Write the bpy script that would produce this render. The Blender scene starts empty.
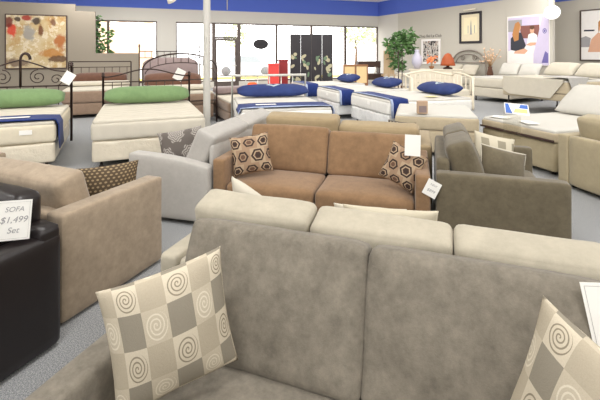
import bpy, bmesh, math, random
from mathutils import Vector, Matrix, noise
random.seed(7)
SC = bpy.context.scene
COL = SC.collection
PI = math.pi
R = math.radians

def lin(c):
    c = c / 255.0
    return c / 12.92 if c <= 0.04045 else ((c + 0.055) / 1.055) ** 2.4
def rgb(r, g, b): return (lin(r), lin(g), lin(b), 1.0)

# ------------------------------------------------------------------ materials
class NT:
    """small node-tree helper"""
    def __init__(s, name):
        s.m = bpy.data.materials.new(name); s.m.use_nodes = True
        s.t = s.m.node_tree; s.n = s.t.nodes; s.l = s.t.links
        s.b = s.n['Principled BSDF']
    def put(s, sock, v):
        if isinstance(v, bpy.types.NodeSocket): s.l.new(v, sock)
        else: sock.default_value = v
    def math(s, op, a, b=0.0, c=0.0):
        n = s.n.new('ShaderNodeMath'); n.operation = op
        s.put(n.inputs[0], a); s.put(n.inputs[1], b); s.put(n.inputs[2], c)
        return n.outputs[0]
    def mix(s, f, a, b):
        n = s.n.new('ShaderNodeMix'); n.data_type = 'RGBA'
        s.put(n.inputs[0], f); s.put(n.inputs[6], a); s.put(n.inputs[7], b)
        return n.outputs[2]
    def coord(s, k='Object'):
        return s.n.new('ShaderNodeTexCoord').outputs[k]
    def sep(s, v):
        n = s.n.new('ShaderNodeSeparateXYZ'); s.l.new(v, n.inputs[0]); return n.outputs
    def noise(s, v, scale, detail=4, rough=0.55, out='Fac'):
        n = s.n.new('ShaderNodeTexNoise'); s.l.new(v, n.inputs['Vector'])
        n.inputs['Scale'].default_value = scale; n.inputs['Detail'].default_value = detail
        n.inputs['Roughness'].default_value = rough
        return n.outputs[out]
    def ramp(s, f, stops):
        n = s.n.new('ShaderNodeValToRGB'); s.l.new(f, n.inputs[0])
        e = n.color_ramp.elements
        while len(e) < len(stops): e.new(0.5)
        for k, (p, c) in zip(e, stops): k.position = p; k.color = c
        return n.outputs[0]
    def bump(s, h, strength, dist=0.002):
        n = s.n.new('ShaderNodeBump'); s.l.new(h, n.inputs['Height'])
        n.inputs['Strength'].default_value = strength; n.inputs['Distance'].default_value = dist
        s.l.new(n.outputs[0], s.b.inputs['Normal'])
    def base(s, c, rough=0.6, spec=0.5, metal=0.0):
        s.put(s.b.inputs['Base Color'], c); s.b.inputs['Roughness'].default_value = rough
        s.b.inputs['Specular IOR Level'].default_value = spec; s.b.inputs['Metallic'].default_value = metal

def sc3(c, k): return (min(1, c[0]*k), min(1, c[1]*k), min(1, c[2]*k), 1)

def plain(name, c, rough=0.6, spec=0.4, metal=0.0, var=0.06, scale=8):
    t = NT(name); v = t.coord()
    f = t.noise(v, scale)
    t.base(t.mix(f, sc3(c, 1 - var), sc3(c, 1 + var)), rough, spec, metal)
    return t.m
def fabric(name, c, var=0.22, scale=7, fine=260, rough=0.95, sheen=0.25, bump=0.35, weave=0.08):
    """brushed upholstery cloth: soft nap patches, fine weave"""
    t = NT(name); v = t.coord()
    a = t.math('ADD', t.math('MULTIPLY', t.noise(v, scale, 7, 0.74), 0.62), t.math('MULTIPLY', t.noise(v, scale * 3.1, 5, 0.72), 0.38))
    b = t.noise(v, fine, 2)
    a2 = t.ramp(a, [(0.36, (0, 0, 0, 1)), (0.64, (1, 1, 1, 1))])
    c1 = t.mix(a2, sc3(c, 1 - var), sc3(c, 1 + var))
    c2 = t.mix(t.math('MULTIPLY', b, weave * 2), c1, sc3(c, 0.55))
    t.base(c2, rough, 0.12)
    t.b.inputs['Sheen Weight'].default_value = sheen
    t.b.inputs['Sheen Roughness'].default_value = 0.5
    h = t.math('ADD', t.math('MULTIPLY', a, 1.2), t.math('MULTIPLY', b, 0.5))
    t.bump(h, bump, 0.003)
    return t.m
def quilt(name, c, cells=9, rough=0.85):
    """mattress ticking with a quilted relief"""
    t = NT(name); v = t.coord()
    x, y, z = t.sep(v)
    w = t.math('ADD', t.math('SINE', t.math('MULTIPLY', t.math('ADD', x, y), cells * 3)), t.math('SINE', t.math('MULTIPLY', t.math('SUBTRACT', x, y), cells * 3)))
    f = t.noise(v, 5, 3)
    t.base(t.mix(f, sc3(c, 0.94), sc3(c, 1.05)), rough, 0.2)
    t.bump(t.math('ADD', w, t.math('MULTIPLY', t.noise(v, 90, 2), 0.5)), 0.45, 0.008)
    return t.m
def plastic_wrap(name, c):
    """cloth seen through crinkled clear film"""
    t = NT(name); v = t.coord()
    f = t.noise(v, 2.6, 6, 0.62)
    t.base(t.mix(f, sc3(c, 0.74), sc3(c, 1.2)), 0.2, 0.7)
    t.bump(f, 1.0, 0.05)
    return t.m
def spiral_mat(name):
    """woven squares: curls on cream, plain beige, plain grey, pale curls on beige"""
    t = NT(name); u, v, _ = t.sep(t.coord('UV'))
    NU, NV = 6.1, 4.5
    a = t.math('MULTIPLY', u, NU); b = t.math('ADD', t.math('MULTIPLY', v, NV), 0.63); a = t.math('ADD', a, 1.04)
    ca = t.math('FLOOR', a); cb = t.math('FLOOR', b)
    fa = t.math('SUBTRACT', t.math('SUBTRACT', a, ca), 0.5); fb = t.math('SUBTRACT', t.math('SUBTRACT', b, cb), 0.5)
    pa = t.math('MODULO', t.math('ADD', ca, 10), 2); pb = t.math('MODULO', t.math('ADD', cb, 10), 2)
    r = t.math('SQRT', t.math('ADD', t.math('MULTIPLY', fa, fa), t.math('MULTIPLY', fb, fb)))
    th = t.math('DIVIDE', t.math('ARCTAN2', fb, fa), 2 * PI)
    s = t.math('FRACT', t.math('ADD', t.math('SUBTRACT', t.math('MULTIPLY', r, 7.4), th), 10))
    line = t.math('MULTIPLY', t.math('LESS_THAN', s, 0.36), t.math('LESS_THAN', r, 0.43))
    cream, beige, grey = rgb(214, 203, 182), rgb(186, 175, 155), rgb(148, 141, 127)
    dark, pale = rgb(148, 138, 120), rgb(226, 217, 198)
    c0 = t.mix(line, cream, dark)                      # even row, even column
    c3 = t.mix(line, rgb(202, 191, 170), pale)                      # odd row, odd column
    even = t.mix(pa, c0, beige); odd = t.mix(pa, grey, c3)
    c = t.mix(pb, even, odd)
    fn = t.noise(t.coord(), 330, 2)
    t.base(t.mix(t.math('MULTIPLY', fn, 0.3), c, rgb(120, 108, 88)), 0.9, 0.15)
    t.bump(t.math('ADD', fn, t.math('MULTIPLY', line, 0.8)), 0.3, 0.002)
    return t.m
def hex_mat(name):
    t = NT(name); u, v, _ = t.sep(t.coord('UV'))
    NX, NY = 3.1, 3.3
    b = t.math('MULTIPLY', v, NY); cb = t.math('FLOOR', b)
    a = t.math('ADD', t.math('MULTIPLY', u, NX), t.math('MULTIPLY', t.math('MODULO', cb, 2), 0.5))
    fa = t.math('ABSOLUTE', t.math('SUBTRACT', t.math('FRACT', a), 0.5)); fb = t.math('ABSOLUTE', t.math('SUBTRACT', t.math('FRACT', b), 0.5))
    d = t.math('MAXIMUM', t.math('ADD', t.math('MULTIPLY', fa, 0.866), t.math('MULTIPLY', fb, 0.5)), fb)
    odd = t.math('MODULO', t.math('FLOOR', a), 2)
    tan, blk, brn, lite = rgb(158, 132, 108), rgb(30, 22, 28), rgb(92, 66, 54), rgb(178, 156, 130)
    def band(lo, hi): return t.math('MULTIPLY', t.math('GREATER_THAN', d, lo), t.math('LESS_THAN', d, hi))
    k1 = t.mix(band(0.29, 0.41), lite, blk)
    k1 = t.mix(t.math('LESS_THAN', d, 0.18), k1, blk)
    k1 = t.mix(band(0.18, 0.22), k1, brn)
    k2 = t.mix(band(0.22, 0.34), tan, blk)
    k2 = t.mix(t.math('LESS_THAN', d, 0.15), k2, brn)
    c = t.mix(odd, k1, k2)
    fn = t.noise(t.coord(), 300, 2)
    t.base(t.mix(t.math('MULTIPLY', fn, 0.25), c, tan), 0.85, 0.2); t.bump(fn, 0.3, 0.002)
    return t.m
def damask_mat(name):
    t = NT(name); co = t.coord('UV'); u, v, _ = t.sep(co)
    b = t.math('MULTIPLY', v, 1.7); a = t.math('ADD', t.math('MULTIPLY', u, 2.3), t.math('MULTIPLY', t.math('MODULO', t.math('FLOOR', b), 2), 0.5))
    x = t.math('SUBTRACT', t.math('FRACT', a), 0.5); y = t.math('SUBTRACT', t.math('FRACT', b), 0.5)
    r = t.math('SQRT', t.math('ADD', t.math('MULTIPLY', t.math('MULTIPLY', x, x), 1.4), t.math('MULTIPLY', y, y)))
    th = t.math('ARCTAN2', y, x)
    rp = t.math('ADD', r, t.math('MULTIPLY', t.math('COSINE', t.math('MULTIPLY', th, 8)), 0.045))
    n = t.math('SINE', t.math('ADD', t.math('MULTIPLY', r, 58), t.math('MULTIPLY', t.math('COSINE', t.math('MULTIPLY', th, 6)), 2.2)))
    k = t.math('MULTIPLY', t.math('LESS_THAN', rp, 0.42), t.math('GREATER_THAN', n, -0.35))
    t.base(t.mix(k, rgb(104, 97, 92), rgb(168, 162, 155)), 0.8, 0.2)
    t.bump(t.noise(t.coord(), 260, 2), 0.3, 0.002)
    return t.m
def dot_mat(name, ground, dot, n=11):
    t = NT(name); u, v, _ = t.sep(t.coord('UV'))
    b = t.math('MULTIPLY', v, n); a = t.math('ADD', t.math('MULTIPLY', u, n), t.math('MULTIPLY', t.math('MODULO', t.math('FLOOR', b), 2), 0.5))
    x = t.math('SUBTRACT', t.math('FRACT', a), 0.5); y = t.math('SUBTRACT', t.math('FRACT', b), 0.5)
    r = t.math('SQRT', t.math('ADD', t.math('MULTIPLY', x, x), t.math('MULTIPLY', y, y)))
    t.base(t.mix(t.math('LESS_THAN', r, 0.27), ground, dot), 0.85, 0.2)
    t.bump(t.noise(t.coord(), 260, 2), 0.3, 0.002)
    return t.m
def squares_mat(name):
    t = NT(name); u, v, _ = t.sep(t.coord('UV'))
    a = t.math('FLOOR', t.math('MULTIPLY', u, 6)); b = t.math('FLOOR', t.math('MULTIPLY', v, 5))
    k = t.math('MULTIPLY', t.math('MODULO', a, 2), t.math('MODULO', b, 2))
    fn = t.noise(t.coord(), 200, 2)
    c = t.mix(k, rgb(202, 194, 174), rgb(146, 139, 122))
    t.base(t.mix(t.math('MULTIPLY', fn, 0.25), c, rgb(170, 158, 130)), 0.9, 0.15); t.bump(fn, 0.3, 0.002)
    return t.m
def emblem_mat(name):
    """navy pillow cloth with a pale diamond crest woven in the middle"""
    t = NT(name); u, v, _ = t.sep(t.coord('UV'))
    d = t.math('ADD', t.math('MULTIPLY', t.math('ABSOLUTE', t.math('SUBTRACT', u, 0.5)), 6.0), t.math('MULTIPLY', t.math('ABSOLUTE', t.math('SUBTRACT', v, 0.60)), 2.6))
    ring = t.math('MULTIPLY', t.math('LESS_THAN', d, 0.5), t.math('GREATER_THAN', d, 0.22))
    f = t.noise(t.coord(), 5, 4)
    c = t.mix(f, rgb(26, 38, 84), rgb(48, 66, 122))
    t.base(t.mix(ring, c, rgb(170, 184, 190)), 0.7, 0.3)
    return t.m
def abstract_mat(name):
    """loose abstract wash of ochre and cream with ragged red, grey and rust blots"""
    t = NT(name); v = t.coord(); x, y, z = t.sep(v)
    a = t.noise(v, 1.6, 8, 0.65); b = t.noise(v, 5.0, 6, 0.7); e = t.noise(v, 3.6, 6, 0.7)
    c = t.ramp(a, [(0.30, rgb(150, 128, 104)), (0.42, rgb(200, 182, 148)), (0.55, rgb(190, 166, 122)), (0.66, rgb(178, 136, 84)), (0.8, rgb(126, 78, 52))])
    c = t.mix(t.math('MULTIPLY', t.math('GREATER_THAN', b, 0.54), 0.5), c, rgb(230, 220, 198))
    for cx, cz, rx, rz, col in ((-0.22, 1.12, .2, .26, rgb(150, 146, 140)), (-0.66, 1.22, .13, .22, rgb(206, 60, 44)), (-0.78, 1.46, .14, .16, rgb(110, 50, 44)), (-0.26, 1.62, .16, .1, rgb(150, 40, 36)), (-0.02, 1.52, .12, .13, rgb(60, 48, 46)),
                                (-0.52, 1.56, .08, .08, rgb(70, 56, 50)), (0.1, 1.22, .07, .17, rgb(104, 58, 34)), (0.66, 0.86, .16, .28, rgb(166, 96, 48)), (0.42, 0.5, .34, .15, rgb(176, 122, 62)), (0.6, 0.3, .3, .1, rgb(96, 70, 52)), (-0.6, 0.2, .4, .14, rgb(120, 100, 84)), (0.45, 1.5, .1, .12, rgb(120, 84, 66))):
        dx = t.math('DIVIDE', t.math('SUBTRACT', x, cx), rx); dz = t.math('DIVIDE', t.math('SUBTRACT', z, cz), rz)
        d = t.math('ADD', t.math('SQRT', t.math('ADD', t.math('MULTIPLY', dx, dx), t.math('MULTIPLY', dz, dz))), t.math('MULTIPLY', t.math('SUBTRACT', e, 0.5), 2.6))
        k = t.math('MULTIPLY', t.math('SUBTRACT', 1.15, d), 2.2); k = t.math('MINIMUM', t.math('MAXIMUM', k, 0), 0.9)
        c = t.mix(k, c, col)
    t.base(c, 0.7, 0.2)
    return t.m
def blotch_mat(name):
    t = NT(name); v = t.coord()
    f = t.noise(v, 7.5, 3, 0.6)
    t.base(t.ramp(f, [(0.40, rgb(48, 44, 44)), (0.47, rgb(120, 112, 108)), (0.52, rgb(226, 222, 214)), (0.62, rgb(140, 110, 96))]), 0.6, 0.3)
    return t.m
def carpet_mat():
    t = NT('carpet'); v = t.coord()
    f = t.noise(v, 170, 3, 0.75); g = t.noise(v, 1.4, 3)
    k = t.ramp(f, [(0.36, rgb(104, 108, 112)), (0.5, rgb(156, 158, 160)), (0.64, rgb(206, 207, 206))])
    t.base(t.mix(t.math('MULTIPLY', g, 0.3), k, rgb(140, 138, 138)), 1.0, 0.05)
    t.bump(f, 0.7, 0.006)
    return t.m
def wood(name, c, dark=0.6, scale=3):
    t = NT(name); v = t.coord()
    mp = t.n.new('ShaderNodeMapping'); t.l.new(v, mp.inputs[0]); mp.inputs['Scale'].default_value = (1, 1, 0.12)
    f = t.noise(mp.outputs[0], scale * 8, 5, 0.6)
    t.base(t.mix(f, sc3(c, dark), sc3(c, 1.2)), 0.5, 0.4)
    return t.m
def glass_mat(name, tint=(1, 1, 1, 1), gloss=0.06):
    t = NT(name); t.n.remove(t.b)
    out = t.n['Material Output']
    tr = t.n.new('ShaderNodeBsdfTransparent'); tr.inputs[0].default_value = tint
    gl = t.n.new('ShaderNodeBsdfGlossy'); gl.inputs['Roughness'].default_value = 0.02
    mx = t.n.new('ShaderNodeMixShader'); mx.inputs[0].default_value = gloss
    t.l.new(tr.outputs[0], mx.inputs[1]); t.l.new(gl.outputs[0], mx.inputs[2]); t.l.new(mx.outputs[0], out.inputs[0])
    return t.m
def glow_mat(name, c, s):
    t = NT(name); t.base(c, 0.5); t.b.inputs['Emission Color'].default_value = c; t.b.inputs['Emission Strength'].default_value = s
    return t.m

M = {}
M['taupe'] = fabric('taupe_microfibre', rgb(128, 121, 109), 0.30, 9, sheen=0.12)
M['cream'] = fabric('cream_microfibre', rgb(182, 174, 156), 0.12, 6, sheen=0.2)
M['brown'] = fabric('brown_suede', rgb(139, 110, 82), 0.2, 6)
M['khaki'] = fabric('khaki_suede', rgb(162, 144, 113), 0.10, 6)
M['palegrey'] = fabric('pale_grey_cloth', rgb(178, 174, 168), 0.07, 12)
M['tan'] = fabric('tan_microfibre', rgb(164, 147, 126), 0.2, 8)
M['olive'] = fabric('olive_microfibre', rgb(106, 97, 79), 0.2, 7)
M['beige'] = fabric('beige_microfibre', rgb(176, 163, 134), 0.08, 6)
t = NT('dark_leather'); v = t.coord(); f = t.noise(v, 5, 4)
t.base(t.mix(f, rgb(24, 19, 20), rgb(34, 27, 27)), 0.36, 0.5); t.bump(t.noise(v, 190, 4), 0.25, 0.002); M['leather'] = t.m
M['foot'] = plain('dark_foot', rgb(34, 26, 22), 0.5)
M['spiral'] = spiral_mat('spiral_squares'); M['hex'] = hex_mat('hexagon_weave'); M['damask'] = damask_mat('damask_weave')
M['dots'] = dot_mat('dotted_weave', rgb(92, 78, 62), rgb(164, 144, 112), 15); M['dots2'] = dot_mat('dark_dotted_weave', rgb(66, 60, 58), rgb(168, 158, 140), 9)
M['squares'] = squares_mat('cream_squares'); M['emblem'] = emblem_mat('navy_crest_cloth')
M['navy'] = fabric('navy_cloth', rgb(38, 54, 110), 0.2, 5, sheen=0.1)
M['stripe'] = plain('pale_blue_edge', rgb(160, 172, 200), 0.8)
M['green'] = fabric('sage_green_cloth', rgb(116, 142, 98), 0.12, 5, sheen=0.15)
M['ticking'] = quilt('ivory_ticking', rgb(202, 195, 180)); M['ticking_white'] = quilt('white_ticking', rgb(206, 202, 194))
M['border'] = fabric('mattress_border', rgb(218, 208, 186), 0.05, 10, sheen=0.0)
M['border_white'] = fabric('white_mattress_border', rgb(228, 226, 220), 0.05, 10, sheen=0.0)
M['film'] = plastic_wrap('film_wrapped_cloth', rgb(216, 206, 186)); M['film_white'] = plastic_wrap('film_wrapped_white', rgb(226, 226, 224))
M['mocha'] = fabric('mocha_cloth', rgb(146, 124, 106), 0.12, 6); M['mocha_dark'] = fabric('dark_mocha_cloth', rgb(104, 74, 60), 0.15, 6)
M['mauve'] = fabric('mauve_grey_cloth', rgb(142, 126, 124), 0.1, 6)
M['linen'] = fabric('ivory_linen', rgb(204, 197, 181), 0.05, 5, sheen=0.05)
M['whitecloth'] = fabric('white_cotton', rgb(204, 201, 193), 0.03, 5, sheen=0.05)
M['taupe_cloth'] = fabric('taupe_cover', rgb(184, 170, 144), 0.08, 6)
M['iron'] = plain('bronzed_iron', rgb(56, 40, 34), 0.45, 0.5, 0.4); M['silver'] = plain('satin_silver', rgb(206, 204, 196), 0.4, 0.5, 0.3)
M['whitemetal'] = plain('white_enamel', rgb(236, 228, 208), 0.4); M['bronze'] = plain('grey_bronze', rgb(142, 132, 122), 0.4, 0.5, 0.4)
M['paper'] = plain('white_card', rgb(240, 238, 232), 0.7, var=0.01); M['ink'] = plain('pencil_ink', rgb(158, 156, 158), 0.8)
M['wall'] = plain('warm_grey_paint', rgb(194, 189, 178), 0.85, 0.2, var=0.015, scale=1); M['wall_white'] = plain('white_paint', rgb(208, 204, 196), 0.85, 0.2, var=0.015, scale=1)
M['blue'] = plain('royal_blue_paint', rgb(84, 108, 200), 0.7, 0.3, var=0.03, scale=1)
M['partition'] = plain('taupe_paint', rgb(148, 139, 125), 0.85, 0.2, var=0.015, scale=1)
M['ceiling'] = plain('ceiling_white', rgb(236, 232, 224), 0.9, 0.2, var=0.01)
M['column'] = plain('column_paint', rgb(190, 187, 180), 0.6, var=0.02)
M['alu'] = plain('bronze_frame', rgb(92, 80, 74), 0.45, 0.5, 0.2)
M['glass'] = glass_mat('window_glass'); M['acrylic'] = glass_mat('clear_acrylic', (0.98, 0.98, 0.97, 1), 0.05)
M['carpet'] = carpet_mat()
M['red'] = plain('coral_red_lacquer', rgb(222, 72, 66), 0.4); M['darkred'] = plain('deep_red_lacquer', rgb(136, 34, 36), 0.4); M['orange'] = plain('orange_cloth', rgb(240, 96, 40), 0.7)
M['rust'] = plain('rust_orange', rgb(164, 78, 34), 0.5)
M['black'] = plain('black_lacquer', rgb(40, 36, 40), 0.5); M['leafgold'] = plain('painted_gold', rgb(176, 170, 140), 0.6); M['leafgreen'] = plain('painted_green', rgb(100, 122, 96), 0.6)
M['wood'] = wood('mid_wood', rgb(150, 104, 68)); M['darkwood'] = wood('dark_wood', rgb(72, 52, 46)); M['cane'] = plain('cane_weave', rgb(224, 196, 146), 0.7)
M['palewood'] = wood('pale_wood', rgb(206, 178, 140)); M['antique'] = plain('antique_cream', rgb(220, 210, 190), 0.5)
t = NT('leaf'); t.base(t.mix(t.noise(t.coord(), 3), rgb(44, 84, 40), rgb(104, 142, 78)), 0.5); M['leaf'] = t.m
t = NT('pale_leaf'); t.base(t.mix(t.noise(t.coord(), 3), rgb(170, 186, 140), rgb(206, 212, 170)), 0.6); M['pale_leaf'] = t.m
M['trunk'] = wood('bark', rgb(110, 82, 58)); M['pot'] = plain('terracotta_pot', rgb(120, 84, 62), 0.7)
M['lilac'] = plain('lilac_glaze', rgb(186, 184, 200), 0.3); M['coralflower'] = plain('coral_petals', rgb(234, 140, 88), 0.8); M['dried'] = plain('dried_stems', rgb(196, 158, 116), 0.8); M['blossom'] = plain('pale_blossom', rgb(236, 204, 174), 0.8)
M['abstract'] = abstract_mat('abstract_wash'); M['blotch'] = blotch_mat('mosaic_print')
M['p_skin'] = plain('print_skin', rgb(216, 168, 140), 0.6); M['p_hair'] = plain('print_blond', rgb(186, 130, 78), 0.6); M['p_dark'] = plain('print_dark', rgb(54, 56, 66), 0.6)
M['p_white'] = plain('print_white', rgb(240, 236, 232), 0.6); M['p_lilac'] = plain('print_lilac', rgb(206, 196, 222), 0.6); M['p_red'] = plain('print_auburn', rgb(134, 86, 78), 0.6); M['p_violet'] = plain('print_violet', rgb(112, 104, 166), 0.6)
M['p_grey'] = plain('print_grey', rgb(160, 158, 160), 0.6); M['p_brown'] = plain('print_brown_hair', rgb(96, 66, 48), 0.6); M['p_cream'] = plain('print_cream', rgb(238, 226, 190), 0.6); M['p_yellow'] = plain('print_yellow', rgb(226, 206, 140), 0.6); M['p_blue'] = plain('print_blue', rgb(70, 110, 190), 0.6)
M['mat_board'] = plain('mat_board', rgb(226, 214, 184), 0.7)
M['globe'] = glow_mat('lit_globe', (1, 0.97, 0.92, 1), 1.0)
M['asphalt'] = plain('pale_paving', rgb(196, 192, 186), 0.9, 0.1); M['carpaint'] = plain('car_grey_paint', rgb(206, 208, 210), 0.4); M['rubber'] = plain('pale_tyre_rubber', rgb(112, 112, 112), 0.8); M['tint'] = plain('tinted_window', rgb(150, 156, 160), 0.3)  # tyre rubber lightened to imitate the washed-out glare outside
M['shopwall'] = plain('peach_stucco', rgb(226, 190, 160), 0.9); M['cardboard'] = plain('cardboard', rgb(186, 158, 132), 0.8); M['base_board'] = plain('base_white', rgb(214, 208, 198), 0.7)
M['yellow'] = plain('curb_yellow', rgb(226, 206, 120), 0.8)

# ------------------------------------------------------------------ mesh tools
def obj(name, bm, m, parent=None, smooth=True, sharp=None):
    bmesh.ops.recalc_face_normals(bm, faces=bm.faces[:])
    me = bpy.data.meshes.new(name); bm.to_mesh(me); bm.free()
    for k in (m if isinstance(m, (list, tuple)) else [m]): me.materials.append(M[k])
    if smooth:
        for p in me.polygons: p.use_smooth = True
        if sharp: me.set_sharp_from_angle(angle=R(sharp))
    o = bpy.data.objects.new(name, me); COL.objects.link(o)
    if parent: o.parent = parent
    return o
def tag(o, label, cat, group=None):
    o['label'] = label; o['category'] = cat
    if group: o['group'] = group
    return o
def thing(name, label, cat, loc=(0, 0, 0), rz=0, group=None):
    o = bpy.data.objects.new(name, None); COL.objects.link(o); o.empty_display_size = 0.1
    o.location = loc; o.rotation_euler = (0, 0, R(rz)); return tag(o, label, cat, group)
def struct(o): o['kind'] = 'structure'; return o
def dup(root, loc, rz, label, group=None):
    r = root.copy(); COL.objects.link(r); r.location = loc; r.rotation_euler = (0, 0, R(rz)); r['label'] = label
    if group: r['group'] = group
    for ch in list(root.children):
        c = ch.copy(); COL.objects.link(c); c.parent = r
        for g in list(ch.children):
            d = g.copy(); COL.objects.link(d); d.parent = c
    return r
def new(): return bmesh.new()
def xf(bm, mtx): bmesh.ops.transform(bm, matrix=mtx, verts=bm.verts[:]); return bm
def T(x, y, z): return Matrix.Translation((x, y, z))
def RX(a): return Matrix.Rotation(R(a), 4, 'X')
def RY(a): return Matrix.Rotation(R(a), 4, 'Y')
def RZ(a): return Matrix.Rotation(R(a), 4, 'Z')
def add_box(bm, x0, x1, y0, y1, z0, z1, mi=0, mtx=None):
    vs = [bm.verts.new(Vector(p)) for p in ((x0,y0,z0),(x1,y0,z0),(x1,y1,z0),(x0,y1,z0),(x0,y0,z1),(x1,y0,z1),(x1,y1,z1),(x0,y1,z1))]
    if mtx:
        for v in vs: v.co = mtx @ v.co
    for f in ((0,3,2,1),(4,5,6,7),(0,1,5,4),(1,2,6,5),(2,3,7,6),(3,0,4,7)):
        bm.faces.new([vs[i] for i in f]).material_index = mi
    return bm
def box(x0, x1, y0, y1, z0, z1, bev=0.0, seg=2):
    bm = new(); add_box(bm, x0, x1, y0, y1, z0, z1)
    if bev: bmesh.ops.bevel(bm, geom=bm.edges[:], offset=bev, segments=seg, affect='EDGES', profile=0.5)
    return bm
def soft_box(sx, sy, sz, r=0.04, bulge=(0, 0, 0), n=9, wr=0.0, seed=0):
    """upholstered block: rounded edges, crowned faces, slight wrinkles; centred"""
    bm = new(); bmesh.ops.create_cube(bm, size=2)
    bmesh.ops.subdivide_edges(bm, edges=bm.edges[:], cuts=n, use_grid_fill=True)
    h = Vector((sx / 2, sy / 2, sz / 2)); r = min(r, min(h) * 0.98)
    for v in bm.verts:
        p = Vector([math.copysign(1 - (1 - min(1, abs(c))) ** 1.7, c) for c in v.co])
        q = Vector([p[i] * h[i] for i in range(3)])
        c = Vector([max(-(h[i] - r), min(h[i] - r, q[i])) for i in range(3)])
        d = q - c
        if d.length > 1e-6: q = c + d.normalized() * r
        b = Vector((p.x * bulge[0] * (1 - p.y**2) * (1 - p.z**2), p.y * bulge[1] * (1 - p.x**2) * (1 - p.z**2), p.z * bulge[2] * (1 - p.x**2) * (1 - p.y**2)))
        q += b
        if wr:
            s = Vector((q.x * 5 + seed * 3.1, q.y * 5, q.z * 5 + seed))
            q += Vector((noise.noise(s), noise.noise(s + Vector((9, 3, 1))), noise.noise(s + Vector((4, 7, 2))))) * wr
        v.co = q
    return bm
def pillow_bm(w, h, t, n=16, pinch=0.07, seed=0, wr=0.006, power=0.5, taper=0.0):
    """knife-edge pillow in the XZ plane with bottom edge at z = 0, face towards -Y, with UVs"""
    bm = new(); uvl = bm.loops.layers.uv.new('UVMap'); grid = {}
    for side in (-1, 1):
        for i in range(n + 1):
            for j in range(n + 1):
                edge = i in (0, n) or j in (0, n)
                if side == 1 and edge: grid[(1, i, j)] = grid[(-1, i, j)]; continue
                u = -1 + 2 * i / n; v = -1 + 2 * j / n
                u = math.copysign(1 - (1 - abs(u)) ** 1.35, u); v = math.copysign(1 - (1 - abs(v)) ** 1.35, v)
                x = w / 2 * u * (1 - pinch * (1 - v * v)); z = h / 2 * v * (1 - pinch * (1 - u * u)) * (1 - taper * u ** 6)
                th = t / 2 * max(0, (1 - u * u) * (1 - v * v)) ** power if not taper else t / 2 * max(0, (1 - u ** 4) * (1 - v * v)) ** power
                k = noise.noise(Vector((x * 9 + seed * 5, z * 9, side * 3 + seed)))
                y = side * (th + k * wr * (1 if not edge else 0))
                if edge: y += noise.noise(Vector((x * 6 + seed, z * 6, 1))) * wr
                grid[(side, i, j)] = bm.verts.new((x, y, z + h / 2))
        for i in range(n):
            for j in range(n):
                q = [(i, j), (i + 1, j), (i + 1, j + 1), (i, j + 1)]
                f = bm.faces.new([grid[(side, a, b)] for a, b in (q if side == -1 else q[::-1])])
                for lp, (a, b) in zip(f.loops, (q if side == -1 else q[::-1])): lp[uvl].uv = (a / n, b / n)
    return bm
def add_tube(bm, pts, r, sides=8, closed=False, mi=0):
    pts = [Vector(p) for p in pts]; n = len(pts); rings = []
    up = Vector((0, 0, 1))
    for i, p in enumerate(pts):
        a = pts[(i - 1) % n] if (closed or i) else p; b = pts[(i + 1) % n] if (closed or i < n - 1) else p
        d = (b - a).normalized()
        u = d.cross(up)
        if u.length < 0.05: u = d.cross(Vector((0, 1, 0)))
        u.normalize(); w = u.cross(d)
        rr = r[i] if isinstance(r, (list, tuple)) else r
        rings.append([bm.verts.new(p + (u * math.cos(2*PI*k/sides) + w * math.sin(2*PI*k/sides)) * rr) for k in range(sides)])
    for i in range(n if closed else n - 1):
        A, B = rings[i], rings[(i + 1) % n]
        for k in range(sides): bm.faces.new((A[k], A[(k+1) % sides], B[(k+1) % sides], B[k])).material_index = mi
    if not closed:
        bm.faces.new(rings[0][::-1]).material_index = mi; bm.faces.new(rings[-1]).material_index = mi
    return bm
def tube(pts, r, sides=8, closed=False): return add_tube(new(), pts, r, sides, closed)
def lathe(prof, sides=20, at=(0, 0, 0)):
    bm = new(); rings = []
    for r, z in prof: rings.append([bm.verts.new((at[0] + r * math.cos(2*PI*k/sides), at[1] + r * math.sin(2*PI*k/sides), at[2] + z)) for k in range(sides)])
    for A, B in zip(rings, rings[1:]):
        for k in range(sides): bm.faces.new((A[k], A[(k+1) % sides], B[(k+1) % sides], B[k]))
    bm.faces.new(rings[0][::-1]); bm.faces.new(rings[-1]); return bm
def prism(poly, y0, y1):
    """outline in XZ extruded along Y"""
    bm = new(); a = [bm.verts.new((x, y0, z)) for x, z in poly]; b = [bm.verts.new((x, y1, z)) for x, z in poly]; n = len(poly)
    bm.faces.new(a); bm.faces.new(b[::-1])
    for i in range(n): bm.faces.new((a[i], b[i], b[(i+1) % n], a[(i+1) % n]))
    return bm
def add_flat(bm, poly, y, mi):
    bm.faces.new([bm.verts.new((x, y, z)) for x, z in poly]).material_index = mi
def ell(cx, cz, rx, rz, n=18, rot=0): 
    c, s = math.cos(R(rot)), math.sin(R(rot)); out = []
    for k in range(n):
        a, b = rx * math.cos(2*PI*k/n), rz * math.sin(2*PI*k/n); out.append((cx + a*c - b*s, cz + a*s + b*c))
    return out
def text_bm(s, size, shear=0.0):
    cu = bpy.data.curves.new('lettering', 'FONT'); cu.body = s; cu.size = size; cu.shear = shear; cu.align_x = 'CENTER'; cu.extrude = 0.0004
    o = bpy.data.objects.new('lettering', cu); COL.objects.link(o)
    me = bpy.data.meshes.new_from_object(o.evaluated_get(bpy.context.evaluated_depsgraph_get()))
    bpy.data.objects.remove(o); bpy.data.curves.remove(cu)
    bm = new(); bm.from_mesh(me); bpy.data.meshes.remove(me)
    return xf(bm, Matrix.Rotation(PI / 2, 4, 'X'))          # stands in XZ, reads from -Y
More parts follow.
